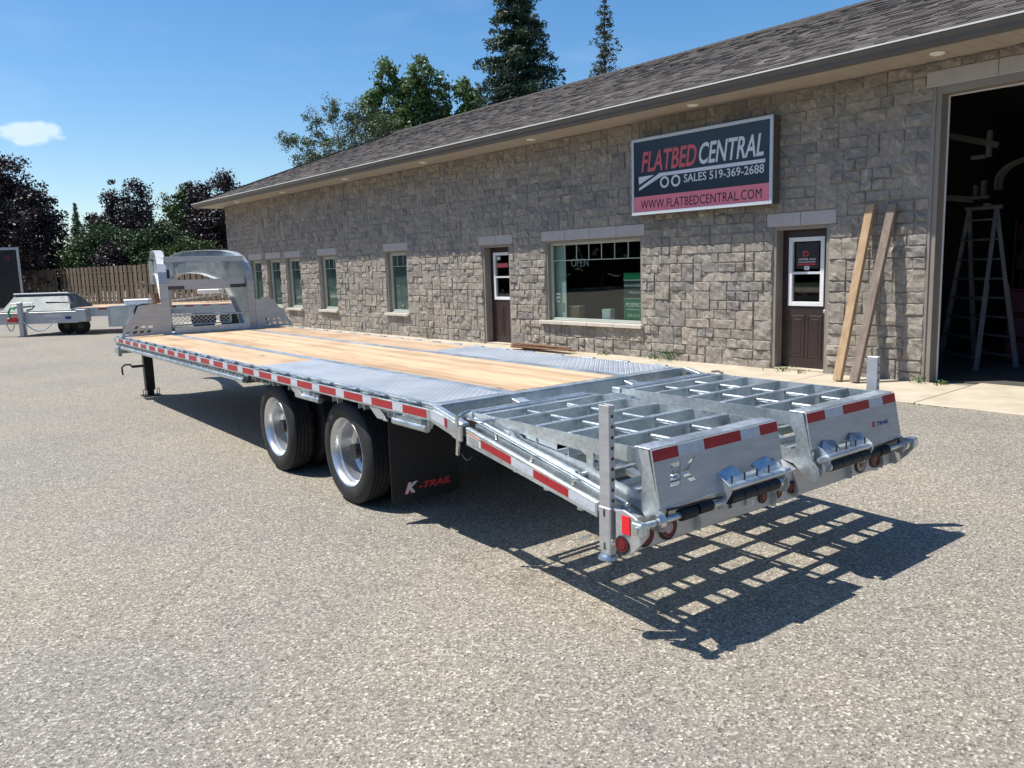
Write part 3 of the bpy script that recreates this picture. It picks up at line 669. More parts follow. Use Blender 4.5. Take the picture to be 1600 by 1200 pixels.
hp = (Vector(Rg2) - Vector(A2)); nh = int(hp.length / .2)
for i in range(nh):
    p = Vector(A2) + hp * (i / nh); q_ = Vector(A2) + hp * ((i + 1.05) / nh); mb.bar(p + Vector((0, 0, .012)), q_ + Vector((0, 0, .004)), .26, .018)
mb.build('ridge_cap', 'shingle', ROOF, rnd=.35)

# ---------------------------------------------------------------- sign
SG = thing('sign', 'large wall sign reading FLATBED CENTRAL in red and white on black above the brown door', 'sign', WL(5.0, 2.79, .0), WA)
def SL(x, s, z): return (x, s - 5.0, z - 2.79)   # local
s0, s1, z0, z1 = 3.50, 6.54, 2.79, 4.20
MB().box(-.225, -.035, s0 - 5, s1 - 5, 0, z1 - 2.79).build('cabinet', 'gutter', SG, bevel=.006)
mb = MB(); e = .055; x0, x1 = -.252, -.2255
a, b_, c, d = s0 - 5, s1 - 5, 0, z1 - 2.79
mb.box(x0, x1, a, a + e, c, d); mb.box(x0, x1, b_ - e, b_, c, d); mb.box(x0, x1, a + e, b_ - e, c, c + e); mb.box(x0, x1, a + e, b_ - e, d - e, d)
mb.build('frame', 'silver', SG, bevel=.004)
MB().box(-.2375, -.2255, a + e, b_ - e, .345, d - e).build('panel', 'signblack', SG)
MB().box(-.2375, -.2255, a + e, b_ - e, c + e, .342).build('panel', 'signpink', SG)
fx = -.2385
def ST(tx, mat, sl, zb, h, w, sh=0, bo=0, sp=1): return text(tx, mat, SG, (fx, sl - 5, zb - 2.79), Xs, Zs, h, w, sh, bo, .002, space=sp)
ST('FLATBED', 'signred', 6.30, 3.575, .37, 1.28, .22, .02, 1.0); ST('CENTRAL', 'signwhite', 4.97, 3.575, .37, 1.30, .22, .018, 1.0)
ST('SALES 519-369-2688', 'signwhite', 5.30, 3.30, .145, 1.64, 0, .008); ST('WWW.FLATBEDCENTRAL.COM', 'signblack', 6.32, 2.895, .16, 2.62, 0, 0.0, 1.05)
mb = MB()
def shp(pts): mb.plate([(p[0] - 5, p[1] - 2.79) for p in pts], lambda p_, q_: (fx, p_, q_), lambda p_, q_: (fx - .002, p_, q_))
shp([(5.86, 3.525), (3.64, 3.525), (3.64, 3.465), (5.80, 3.465), (6.36, 3.245), (6.36, 3.295)])
shp([(6.37, 3.50), (5.99, 3.505), (6.36, 3.355)])
mb.build('trailer_drawing', 'signwhite', SG)
for sc_ in (5.745, 5.485):
    ring = [(math.cos(2 * math.pi * i / 28), math.sin(2 * math.pi * i / 28)) for i in range(28)]
    mb = MB(); mb.plate([(sc_ - 5 + .105 * p, 3.352 - 2.79 + .105 * q_) for p, q_ in ring], lambda p_, q_: (fx, p_, q_), lambda p_, q_: (fx - .002, p_, q_), [[(sc_ - 5 + .068 * p, 3.352 - 2.79 + .068 * q_) for p, q_ in ring]])
    mb.build('wheel_drawing', 'signwhite', SG)

# window display
OS = thing('open_sign', 'unlit neon OPEN sign hanging inside the big office window', 'sign', WL(8.5, 1.85, -.22), WA)
text('OPEN', 'neon', OS, (0, .22, 0), Xs, Zs, .17, .52, bold=-.012, depth=.012, name='neon_lettering'); 
mb = MB(); mb.tube([(0, .1, .17), (0, .0, .42), (0, -.1, .17)], .004, 6); mb.build('cord', 'neon', OS)
PS = thing('poster', 'green and dark window poster reading DEALER DIRECT THROUGH POSPRO FINANCIAL', 'poster', WL(6.9, .75, -.21), WA)
mb = MB(); mb.box(0, .008, -.27, .29, 0, .95); mb.build('board', 'greend', PS)
MB().box(-.004, -.0005, -.268, .288, .002, .42).build('panel', 'green', PS); MB().box(-.004, -.0005, -.268, .288, .81, .948).build('panel', 'green', PS)
MB().box(-.004, -.0005, -.268, .288, .795, .807).build('stripe', 'white', PS); MB().box(-.004, -.0005, -.268, .288, .424, .432).build('stripe', 'white', PS)
text('DEALER DIRECT', 'white', PS, (-.001, .27, .67), Xs, Zs, .045, .52); text('THROUGH', 'white', PS, (-.001, .16, .53), Xs, Zs, .042, .30)
text('POSPRO', 'white', PS, (-.005, .23, .26), Xs, Zs, .085, .42, bold=.015); text('FINANCIAL', 'white', PS, (-.005, .2, .19), Xs, Zs, .035, .36); text('55555', 'white', PS, (-.005, .18, .06), Xs, Zs, .06, .32, space=1.2)
bx = thing('carton', 'small white carton standing on the inner sill of the big office window', 'carton', WL(7.78, .70, -.30), WA); MB().box(0, .14, -.12, .12, 0, .24).build('box', 'sticker', bx, bevel=.004); MB().box(-.003, -.0005, -.08, .08, .05, .19).build('label_sheet', 'white', bx)
bx = thing('display_box', 'tan box at the left end of the big window sill', 'box', WL(8.83, .70, -.34), WA); MB().box(0, .2, -.2, .16, 0, .27).build('box', 'brownwood', bx, bevel=.01); MB().box(-.002, .202, -.2, .162, .2701, .285).build('lid', 'sill', bx)
st = thing('notice', 'small white notice stuck low on the left of the big window', 'notice', WL(9.12, 1.08, -.17), WA); MB().box(0, .002, -.06, .06, 0, .20).build('sheet', 'white', st); MB().box(-.001, -.0002, -.045, .03, .03, .08).build('print', 'inkblue', st); MB().box(-.001, -.0002, -.045, .045, .12, .16).build('print', 'greend', st)

# ---------------------------------------------------------------- main trailer (x across, y forward, z up; rear-left deck corner at origin)
W, H, L = 2.59, 1.015, 9.42
T = thing('flatbed_trailer', 'long galvanised gooseneck flatbed trailer with wood deck and two folded grid ramps', 'trailer')
def mir(x): return W - x
# planks
def planks(x0, x1, n, y0, y1):
    w = (x1 - x0) / n
    for i in range(n):
        mb = MB(); g_ = .0045; a, b_ = x0 + i * w + g_, x0 + (i + 1) * w - g_; c = .004; dz_ = random.uniform(-.0015, .0015)
        mb.hexa([(a, y0, H - .045), (b_, y0, H - .045), (b_, y1, H - .045), (a, y1, H - .045)], [(a, y0, H - c + dz_), (b_, y0, H - c + dz_), (b_, y1, H - c + dz_), (a, y1, H - c + dz_)])
        mb.v = mb.v[:4] + mb.v[4:]
        k = len(mb.v); mb.add([(a + c, y0, H + dz_), (b_ - c, y0, H + dz_), (b_ - c, y1, H + dz_), (a + c, y1, H + dz_)], [(0, 1, 2, 3)])
        mb.f = [f for f in mb.f if f != (4, 5, 6, 7)] + [(4, 5, k + 1, k), (5, 6, k + 2, k + 1), (6, 7, k + 3, k + 2), (7, 4, k, k + 3)]
        mb.build('plank', 'plank', T, rnd=random.random())
planks(.775, 1.815, 8, .09, 8.95); planks(.09, .665, 4, 3.31, 8.95); planks(1.925, 2.50, 4, 3.06, 8.95)
for (a, b_, y1) in ((.085, .668, 3.30), (1.922, 2.505, 3.05)):
    ye = .09
    while ye < y1 - .1:
        y2 = min(ye + 1.22, y1); MB().box(a, b_, ye + .001, y2 - .001, H - .008, H + .001).build('tread_plate', 'tread', T); ye = y2
for x in (.67, 1.817): MB().box(x, x + .103, .09, 8.95, H - .05, H - .001).build('deck_strip', 'galv', T)
MB().box(.06, W - .06, 8.955, L, H - .05, H).build('front_plate', 'galv', T, bevel=.004)
mb = MB(); mb.box(.085, W - .085, -.0, .087, H - .010, H - .001); mb.box(.085, W - .085, .0, .010, .90, H - .0105); mb.box(.085, W - .085, -.0, .087, .895, .899)
mb.build('rear_beam', 'galv', T, bevel=.002)
# side rails
taps = [(-.02 + .457 * i, ) for i in range(21)]
def side(sg):
    X = (lambda x: x) if sg > 0 else mir
    def bx(mb, x0, x1, *r): a, b_ = sorted((X(x0), X(x1))); mb.box(a, b_, *r)
    def px(mb, pts, x0, x1, holes=()): mb.plx(pts, X(x0), X(x1), holes)
    mb = MB(); bx(mb, .055, .084, .0, L, H - .03, H - .001); SR = mb.build('side_rail', 'galv', T, bevel=.003)
    wells = [(.74, 1.80), (2.22, 3.50)]
    pts = [(.10, .84), (.10, H - .032), (L - .02, H - .032), (L - .02, .84)]
    for (a, b_) in reversed(wells): pts += [(b_ + .10, .84), (b_ - .02, .925), (a + .10, .925), (a, .84)]
    mb = MB(); px(mb, pts, .058, .072); mb.build('side_channel', 'galv', SR)
    mb = MB(); bx(mb, .0, .012, .0, L, .915, .992); mb.build('rub_rail', 'galv', SR, bevel=.002)
    y = .06; first = None
    while y < L - .1:
        if first is None:
            mb = MB(); bx(mb, .0125, .0575, 0, .008, .868, .988); bx(mb, .0125, .0575, .088, .096, .868, .988); bx(mb, .0505, .0575, .008, .088, .868, .988); first = mb.build('stake_pocket', 'galv', SR, loc=(0, y, 0))
        else:
            o = first.copy(); COL.objects.link(o); o.parent = SR; o.location = (0, y, 0)
        y += .457 / 2 if y > 3.5 else .457
    yy = .20
    while yy < L:
        mb = MB(); bx(mb, .013, .054, yy, yy + .15, H - .006, H + .004); mb.build('pocket_cap', 'galv2', SR, bevel=.003); yy += .457
    for (a, b_) in ((.10, .55), (1.80, 2.28), (3.62, 9.0)):
        mb = MB(); c = [(X(.03), a, .842), (X(.03), b_, .842)]; mb.tube(c, .026, 14); bx(mb, .024, .057, a + .03, b_ - .03, .866, .886); mb.build('winch_track', 'galv2', SR, smooth=True)
    for (a, b_) in wells:   # bright angled end flares and black fender underside
        mb = MB(); px(mb, [(a - .10, .835), (a - .02, .91), (a + .14, .91), (a + .02, .835)], .004, .016); mb.build('well_flare', 'alu', SR)
        mb = MB(); mb.plx([(a, .80), (a + .14, .93), (b_ - .14, .93), (b_, .80), (b_, .815), (b_ - .13, .945), (a + .13, .945), (a, .815)], X(.0), X(.66)) if False else px(mb, [(a + .0, .82), (a + .12, .92), (b_ - .06, .92), (b_ + .06, .82), (b_ + .06, .835), (b_ - .055, .938), (a + .115, .938), (a, .835)], .02, .66)
        mb.build('fender', 'blackp', SR)
    for i in range(21):
        y1 = .368 + .457 * i; y0 = y1 - .312
        if y1 > L: break
        mb = MB(); bx(mb, -.0012, -.0002, y0, y1, .929, .984); mb.build('red_tape', 'red', SR)
        mb = MB(); bx(mb, -.0012, -.0002, y1 + .001, min(y1 + .144, L), .929, .984); mb.build('silver_tape', 'silver', SR)
        if sg > 0 and i < 7: text('K-TRAIL', 'white', SR, (-.0013, y1 + .115, .950), Xs, Zs, .012, .08, .3, .01, .0005)
    # knee between deck and beavertail
    mb = MB(); px(mb, [(.0, .99), (-.06, .985), (-.30, .945), (-.335, .935), (-.335, .835), (-.28, .845), (-.02, .905), (.0, .912)], .0, .014)
    px(mb, [(.0, H), (-.03, H), (-.36, .945), (-.36, .925), (-.02, H - .03), (.0, H - .03)], .014, .06)
    px(mb, [(-.26, .955), (-.335, .94), (-.335, .835), (-.26, .85)], -.010, -.001); mb.build('knee', 'galv', SR, bevel=.002)
    mb = MB(); px(mb, [(-.005, .983), (-.165, .962), (-.165, .903), (-.005, .931)], -.0025, -.0012); mb.build('silver_tape', 'silver', SR)
    mb = MB(); px(mb, [(-.167, .9615), (-.192, .958), (-.192, .898), (-.167, .9025)], -.0025, -.0012); mb.build('red_tape', 'red', SR)
    # beavertail rail
    zt = lambda y: .874 + .183 * (y + .57)
    y0, y1 = -.405, -1.575
    mb = MB(); px(mb, [(y0, zt(y0) + .025), (y1, zt(y1) + .012), (y1, zt(y1) - .065), (y0, zt(y0) - .085)], .0, .012)
    px(mb, [(y0, zt(y0) + .025), (y1, zt(y1) + .012), (y1, zt(y1) + .004), (y0, zt(y0) + .014)], .012, .034)
    BR = mb.build('beavertail_rail', 'galv', T, bevel=.0015)
    mb = MB(); mb.tube([(X(.062), -.43, zt(-.43) + .075), (X(.062), -1.74, zt(-1.74) + .052)], .016, 12); mb.build('rail_tube', 'galv2', BR, smooth=True)
    mb = MB(); mb.bar((X(.066), -.42, zt(-.42) - .005), (X(.066), -1.74, zt(-1.74) - .015), .012, .10); mb.build('inner_channel', 'galv', BR)
    def tape(mat, a, b_, c=-.0015):
        mb = MB(); px(mb, [(a, zt(a)), (b_, zt(b_)), (b_, zt(b_) - .047), (a, zt(a) - .047)], c, c + .001); mb.build('red_tape' if mat == 'red' else 'silver_tape', mat, BR)
    tape('red', -.572, -.862); tape('silver', -.863, -1.065); tape('red', -1.066, -1.36); tape('silver', -1.361, -1.565)
    if sg > 0:
        dirr = Vector((0, -1, -.183)); up = Vector((0, -.183, 1))
        for ya in (-.905, -1.41): text('K-TRAIL', 'white', BR, (-.0025, ya, zt(ya) - .034), dirr, up, .016, .105, .3, .015, .0005)
        mb = MB(); px(mb, [(-.425, zt(-.425) + .01), (-.565, zt(-.565) + .0), (-.565, zt(-.565) - .055), (-.425, zt(-.425) - .068)], -.003, -.0016); mb.build('warning_decal', 'sticker', BR)
        mb = MB(); px(mb, [(-.427, zt(-.427) + .008), (-.563, zt(-.563) - .001), (-.563, zt(-.563) - .009), (-.427, zt(-.427) - .004)], -.0042, -.0031); mb.build('decal_stripe', 'orange', BR)
        for j in range(6):
            z = -.016 - j * .008; mb = MB(); px(mb, [(-.435, zt(-.435) + z), (-.545, zt(-.545) + z), (-.545, zt(-.545) + z - .002), (-.435, zt(-.435) + z - .002)], -.0042, -.0031); mb.build('decal_line', 'rimdark', BR)
    for yb in (-1.02, -1.37, -1.66): mb = MB(); mb.lathe([(0, .001), (0, .012), (.02 * sg, .012), (.02 * sg, .001)], (X(.02) , yb, zt(yb) + .035), 10); mb.build('bolt', 'zinc', BR)
    # latch
    mb = MB(); mb.tube([(X(-.022), -.345, 1.0), (X(-.022), -.345, .88), (X(-.022), -.347, .80)], .012, 10); mb.bar((X(-.022), -.35, .86), (X(-.022), -.335, .745), .022, .014, (1, 0, 0))
    mb.tube([(X(-.02), -.345, .985), (X(.02), -.345, 1.008), (X(.09), -.33, 1.012)], .009, 8); mb.tube([(X(.02), -.40, .985), (X(.05), -.52, .975), (X(.12), -.55, .985)], .009, 8)
    bx(mb, -.03, -.008, -.385, -.34, .84, .93); mb.tube([(X(-.03), -.33, .91), (X(.0), -.37, .91)], .007, 8)
    mb.build('ramp_latch', 'zinc', BR, smooth=True)
    mb = MB(); pts = [(X(-.01), -.36 - .02 * i + .0, .76 - .035 * math.sin(i / 6 * math.pi)) for i in range(7)]; mb.tube(pts, .003, 6); mb.build('cable', 'blackp', BR)
    # end cheek plate with reflector and marker lamp
    mb = MB(); px(mb, [(-1.725, .70), (-1.78, .712), (-1.85, .692), (-1.90, .665), (-1.945, .655), (-1.94, .615), (-1.90, .565), (-1.822, .488), (-1.775, .488), (-1.725, .555)], -.014, -.002)
    EC = mb.build('end_cheek', 'alu', T, bevel=.002)
    mb = MB(); px(mb, [(-1.772, .686), (-1.828, .686), (-1.828, .592), (-1.772, .592)], -.020, -.0145); mb.build('reflector', 'refl', EC, bevel=.002)
    lamp((X(-.0145), -1.776, .534), .038, -sg, 'x', EC)
    mb = MB(); bx(mb, -.062, -.0145, -1.945, -1.875, .62, .685); mb.build('clevis', 'galv2', EC, bevel=.006)
    mb = MB(); mb.lathe([(0, .001), (0, .018), (-.012 * sg, .018), (-.012 * sg, .001)], (X(-.0625), -1.91, .652), 16); mb.build('pin', 'zinc', EC, smooth=True)
    # stake post in its sleeve
    mb = MB(); sgx = sorted((X(-.018), X(.030))); mb.box(sgx[0], sgx[1], -1.692, -1.606, .462, .70); S_ = mb.build('post_sleeve', 'alu', T, bevel=.006)
    for z in (.675, .50): 
        mb = MB(); mb.box(X(-.0195) - .0008, X(-.0195) + .0008, -1.655, -1.643, z - .024, z + .014); mb.build('slot', 'rimdark', S_, bevel=.0005)
    px0, px1 = sorted((X(-.013), X(.025))); mb = MB(); th = .005; y0_, y1_ = -1.686, -1.612
    mb.box(px0, px0 + th, y0_, y1_, .45, 1.222); mb.box(px1 - th, px1, y0_, y1_, .45, 1.222); mb.box(px0 + th, px1 - th, y0_, y0_ + th, .45, 1.222); mb.box(px0 + th, px1 - th, y1_ - th, y1_, .45, 1.222)
    PO = mb.build('stake_post', 'alu', T, bevel=.002)
    for j in range(9):
        z = .735 + j * .054; mb = MB(); mb.lathe([(0, .0001), (0, .0095), (.0012, .0095)], ((px0 + px1) / 2 + .003, y0_ - .0006, z), 14, 'y'); mb.build('pin_hole', 'blackp', PO)
    mb = MB(); mb.lathe([(.0, .001), (0, .052), (.012, .050), (.022, .040), (.030, .036), (.030, .001)], ((px0 + px1) / 2, (y0_ + y1_) / 2, .425), 24, 'z'); mb.build('foot', 'galv2', PO, smooth=True)
    mb = MB(); mb.tube([(X(-.02), -1.70, .52), (X(.03), -1.75, .515)], .008, 10); mb.lathe([(0, .001), (0, .018), (.008, .018), (.008, .001)], (X(.0), -1.70, .522), 12, 'y'); mb.tube([(X(-.03), -1.56, .53), (X(-.045), -1.50, .50)], .006, 8); mb.build('toggle_pin', 'zinc', S_, smooth=True)
def lamp(c, r, s, ax, par, mat='lampred', inner=None):
    k = s
    mb = MB(); mb.lathe([(0, r * .80), (.004 * k, r * 1.22), (.009 * k, r * 1.20), (.011 * k, r * 1.02), (.007 * k, r * .98)], c, 32, ax); lp = mb.build('marker_lamp', 'blackrub', par, smooth=True)
    mb = MB(); mb.lathe([(.006 * k, r), (.0105 * k, r * .96), (.0105 * k, r * .78), (.008 * k, r * .76), (.008 * k, r * .66), (.0125 * k, r * .62), (.0135 * k, r * .3), (.0137 * k, .0005)], c, 32, ax); mb.build('lens', mat, lp, smooth=True)
    if inner: 
        mb = MB(); mb.lathe([(.0140 * k, r * .55), (.0165 * k, r * .5), (.0175 * k, r * .3), (.0177 * k, .0005)], c, 28, ax); mb.build('inner_lens', inner, lp, smooth=True)
    return lp
side(1); side(-1)
# under-frame
mb = MB()
for x in (.70, 1.79): mb.box(x, x + .10, .02, 9.3, .945, .96); mb.box(x + .045, x + .055, .02, 9.3, .62, .945); mb.box(x, x + .10, .02, 9.3, .605, .62)
mb.build('main_beam', 'galv', T)
mb = MB(); y = .3
while y < 9.2: mb.box(.075, W - .075, y, y + .05, .86, .93); y += .42
mb.build('crossmember_row', 'galv', T)
mb = MB(); mb.box(-.0, .62, 9.18, 9.40, .74, .835); mb.box(-.002, .05, 9.15, 9.18, .70, .86); mb.box(W - .62, W, 9.18, 9.40, .74, .835); mb.build('front_bracket', 'galv2', T, bevel=.004)
# slanted beavertail main beams (flat tops) and cross bars under the ramps
for x in (.675, 1.815):
    mb = MB(); mb.bar((x + .05, .06, H - .03), (x + .05, -.42, .875), .10, .03); mb.bar((x + .05, .05, H - .06), (x + .05, -.42, .84), .012, .06); mb.bar((x + .05, -.42, .865), (x + .05, -1.76, .62), .06, .05); mb.build('beavertail_beam', 'galv', T, bevel=.003)
zl = lambda y: .80 + .19 * (y + .42)
for y in (-.52, -.80, -1.08, -1.36, -1.62):
    mb = MB(); mb.bar((.075, y, zl(y)), (W - .075, y, zl(y)), .035, .05); mb.build('cross_bar', 'galv', T)
mb = MB(); mb.bar((1.3, -.03, .905), (1.3, -.30, .875), 1.0, .006); mb.build('apron_sheet', 'galv2', T)
mb = MB(); mb.box(1.17, 1.43, -1.70, -.35, .70, .706); 
# rear bumper
mb = MB(); mb.plx([(-1.775, .486), (-1.79, .486), (-1.79, .655), (-1.70, .70), (-1.70, .69), (-1.775, .648)], .0, W); BP = mb.build('bumper', 'alu', T)
for x in (.40, .78, 1.36, 1.30, 1.83): pass
for x in (.52, 1.20, 1.42, 2.03, 2.42):
    mb = MB(); mb.plx([(-1.7905, .49), (-1.82, .49), (-1.83, .53), (-1.80, .64), (-1.7905, .64)], x, x + .006); mb.build('gusset', 'alu', BP)
lamp((.125, -1.791, .555), .052, -1, 'y', BP); lamp((.295, -1.791, .557), .055, -1, 'y', BP, 'lampred', 'lens')
for x in (1.112, 1.262, 1.40): lamp((x, -1.791, .552), .032, -1, 'y', BP)
lamp((2.19, -1.791, .562), .055, -1, 'y', BP, 'lens', 'lampred'); lamp((2.37, -1.791, .565), .055, -1, 'y', BP)
mb = MB(); mb.box(.955, .998, -1.815, -1.7905, .530, .585); mb.box(.965, .99, -1.822, -1.8155, .535, .572); mb.build('licence_lamp', 'white', BP, bevel=.004)
mb = MB(); mb.box(.805, .825, -1.796, -1.7905, .548, .566); mb.build('fitting', 'rimdark', BP)
# ------- ramps
def ramp_part(x0, flip):
    Rr = node('ramp', T, (x0, 0, 0)); Wd = 1.04
    FX = (lambda x: Wd - x) if flip else (lambda x: x)
    outer = [(-.30, 1.0), (-1.83, 1.0), (-1.845, .93), (-1.868, .84), (-1.90, .72), (-1.935, .68), (-1.945, .645), (-1.925, .605), (-1.89, .60), (-1.84, .63), (-1.774, .688), (-1.473, .747), (-.612, .912), (-.45, .955), (-.30, .962)]
    winA = [(-.80, .935), (-1.10, .928), (-1.345, .918), (-1.384, .898), (-1.384, .852), (-.84, .905)]
    winB = [(-1.44, .922), (-1.752, .920), (-1.783, .86), (-1.787, .795), (-1.77, .768), (-1.455, .828), (-1.435, .85)]
    for x in (0, Wd - .012):
        mb = MB(); mb.plx(outer, x, x + .012, [winA, winB]); mb.build('side_plate', 'galv', Rr)
        mb = MB(); mb.plx([(-.76, .94), (-1.12, .93), (-1.12, .852), (-.76, .90)], x + .02 if x == 0 else x - .008, x + .024 if x == 0 else x - .004); mb.build('inner_plate', 'galv2', Rr)
    for i, y in enumerate((-.262, -.318)): mb = MB(); mb.bar((0, y, .982), (Wd, y, .982), .032, .036); mb.build('front_tube', 'galv', Rr, bevel=.005)
    mb = MB(); mb.box(-.012, .05, -.335, -.245, .962, 1.003); mb.build('corner_lug', 'galv2', Rr, bevel=.006)
    for y in (-.43, -.665, -.955, -1.235, -1.505):
        mb = MB(); mb.box(.0125, Wd - .0125, y - .024, y + .014, .996, 1.003); mb.box(.0125, Wd - .0125, y + .008, y + .0138, .868 if y < -.6 else .93, .9955); mb.build('rung', 'galv', Rr)
    for x in (.35, .695):
        ys = (-.334, -.415, -.65, -.94, -1.22, -1.49, -1.745)
        mb = MB()
        for a, b_ in zip(ys[:-1], ys[1:]):
            mb.box(x - .004, x + .004, b_ + .007, a - .026 if a < -.4 else a, .915 if a < -.5 else .955, .972)
            mb.tube([(x, b_ + .007, .976), (x, a - .026 if a < -.4 else a, .976)], .0125, 10)
        mb.build('stringer', 'galv2', Rr, smooth=True)
    for y in (-.54, -.80, -1.09, -1.36, -1.62):   # lower grid of the folded half
        zz = .935 - .17 * (-y - .45); mb = MB(); mb.bar((.0125, y, zz), (Wd - .0125, y, zz), .085, .006, (0, .17, 1)); mb.bar((.0125, y + .02, zz - .035), (Wd - .0125, y + .02, zz - .035), .006, .06, (0, .17, 1)); mb.build('under_rung', 'galv', Rr)
    # slanting lower cross bars carried by the side plates
    for y, z in ((-1.05, .845), (-1.30, .80), (-1.55, .753), (-1.74, .72)):
        mb = MB(); mb.bar((.0125, y, z), (Wd - .0125, y, z), .045, .03, (0, .18, 1)); mb.build('lower_bar', 'galv', Rr)
    for x in (.30, .645): mb = MB(); mb.bar((x, -.50, .925), (x, -1.76, .70), .055, .030); mb.build('lower_stringer', 'galv2', Rr)
    # top plate and rear end plate
    mb = MB(); mb.box(.0, Wd, -1.842, -1.738, 1.0035, 1.0095); mb.box(0.0125, Wd - .0125, -1.745, -1.738, .90, 1.003); mb.build('top_plate', 'galv', Rr, bevel=.002)
    yo = lambda z: -1.843 - (1.003 - z) * .195
    pl = [(0, 1.003), (Wd, 1.003), (Wd, .787), (.56, .787), (.50, .708), (.0, .708)]
    holes = []
    if flip: pl = [(Wd - x, z) for x, z in pl]
    else: holes = [[(.125, .918), (.198, .920), (.172, .803), (.095, .805)], [(.203, .872), (.290, .925), (.318, .925), (.238, .862), (.300, .805), (.255, .805), (.205, .842)]]
    mb = MB(); mb.plate(pl, lambda x, z: (x, yo(z), z), lambda x, z: (x, yo(z) - .008, z), holes); EP = mb.build('end_plate', 'alu', Rr, bevel=.0015 if not holes else 0)
    def tp(a, b_, mat):
        mb = MB(); mb.plate([(a, 1.0), (b_, 1.0), (b_, .945), (a, .945)], lambda x, z: (x, yo(z) - .0082, z), lambda x, z: (x, yo(z) - .0094, z)); mb.build('red_tape' if mat == 'red' else 'silver_tape', mat, EP)
    for a, b_, mt_ in ((.004, .19, 'red'), (.191, .392, 'silver'), (.393, .70, 'red'), (.701, .872, 'silver'), (.873, Wd - .004, 'red')): tp(a, b_, mt_)
    if flip:
        up = Vector((0, .195, 1)).normalized()
        text('K', 'inkred', EP, (.70, yo(.82) - .0085, .82), (1, 0, 0), up, .036, .052, .2, .04, .001); text('TRAIL', 'inkblue', EP, (.762, yo(.822) - .0085, .822), (1, 0, 0), up, .026, .145, .2, .02, .001)
    mb = MB(); mb.box(Wd * .5 - .52, Wd * .5 + .52, -1.842, -1.80, .72, .726) if False else mb.bar((Wd / 2, -1.60, .742), (Wd / 2, -1.86, .700), Wd - .03, .006); mb.build('shadow_ledge', 'galv2', Rr)  # unseen sheet added under the ramp's rear to make its ground shadow solid
    # hinge shaft, collars, black rollers
    def tb(p, q, r, name, mat, n=16, par=Rr): mb = MB(); mb.tube([p, q], r, n); return mb.build(name, mat, par, smooth=True)
    yA, zA = -1.908, .656; sf = .055 if flip else 0
    tb((FX(-.125), yA, zA), (FX(.50), yA, zA), .018, 'hinge_shaft', 'galv2')
    for x in (-.03, -.012): mb = MB(); mb.lathe([(-.009, .021), (-.009, .042), (.009, .042), (.009, .021)], (FX(x), yA, zA), 24); mb.build('collar', 'zinc', Rr, smooth=True)
    for j, (a, b_) in enumerate(((.14 + sf, .252 + sf), (.268 + sf, .38 + sf))):
        mb = MB(); m_ = 9; pr = [(0, .005)]
        for i in range(m_): t0 = (b_ - a) * i / m_; pr += [(t0 + .001, .031), (t0 + (b_ - a) / m_ * .55, .032), (t0 + (b_ - a) / m_ * .7, .029)]
        pr += [(b_ - a, .029), (b_ - a, .005)]; xx = FX(a) if not flip else FX(b_)
        mb.lathe(pr, (xx, yA - .004, zA + .002 + .006 * j), 24); mb.build('rubber_roller', 'blackrub', Rr, smooth=True)
    mb = MB(); mb.tube([(FX(.04), yA - .005, zA + .012), (FX(.045), yA - .007, zA + .05), (FX(.14), yA - .01, zA + .045), (FX(.32), yA - .012, zA + .043), (FX(.47), yA - .012, zA + .030)], .006, 8); mb.build('strap', 'blackrub', Rr, smooth=True)
    # bracket with pipe, four rollers and pegs
    xa, xb = .46 + sf * .6, .945 + sf * .6; yP = -1.952
    for x in (xa, xb):
        mb = MB(); mb.plx([(-1.872, .80), (-1.885, .815), (-1.975, .755), (-1.982, .725), (-1.965, .69), (-1.925, .625), (-1.90, .615), (-1.88, .65)], FX(x), FX(x) + (.007 if not flip else -.007)); mb.build('bracket_plate', 'galv2', Rr, bevel=.001)
    tb((FX(xa + .004), yP, .738), (FX(xb + .07), yP, .738), .0185, 'pipe', 'galv2', 20)
    tb((FX(xa + .25), yP, .738), (FX(xa + .262), yP, .738), .0205, 'pipe_ring', 'zinc', 20)
    for j in range(4):
        a = xa + .018 + j * .108; tb((FX(a), yP + .004, .681), (FX(a + .102), yP + .004, .681), .031, 'rubber_roller', 'blackrub', 20)
        tb((FX(a + .03), yP + .004, .757), (FX(a + .03), yP + .004, .798), .0048, 'peg', 'blackrub', 8)
    tb((FX(xa + .452), yP + .004, .681), (FX(xa + .475), yP + .004, .681), .028, 'end_ring', 'galv2', 20)
    for (a, b_) in ((xa + .01, xa + .20), (xa + .30, xb + .02)):
        mb = MB(); q = [(a, -1.888, .812), (a + (b_ - a) * .62, -1.892, .828), (b_ + .02, -1.945, .752), (a, -1.945, .752)]
        mb.plate([(0, 0), (1, 0), (2, 0), (3, 0)], None, None) if False else mb.add([(FX(x), y, z) for x, y, z in q] + [(FX(x), y - .003, z - .004) for x, y, z in q], [(0, 1, 2, 3), (7, 6, 5, 4), (0, 4, 5, 1), (1, 5, 6, 2), (2, 6, 7, 3), (3, 7, 4, 0)]); mb.build('wing_plate', 'galv2', Rr)
    mb = MB(); mb.bar((FX(.03), -1.895, .712), (FX(xa - .02), -1.895, .716), .03, .010); mb.build('lower_flange', 'galv2', Rr, bevel=.002)
    # link arm on the outside with ring pins
    ox = -.03 if not flip else Wd + .03; th = .010 if not flip else -.010
    mb = MB(); mb.plx([(-.655, .93), (-.70, .945), (-.765, .94), (-.80, .908), (-1.34, .812), (-1.365, .785), (-1.35, .762), (-.80, .858), (-.775, .87), (-.72, .888), (-.665, .895)], ox, ox + th); mb.plx([(-.765, .945), (-.80, .913), (-1.34, .817), (-1.34, .808), (-.80, .903), (-.76, .936)], ox - .014 * (1 if not flip else -1), ox); mb.build('link_arm', 'galv2', Rr)
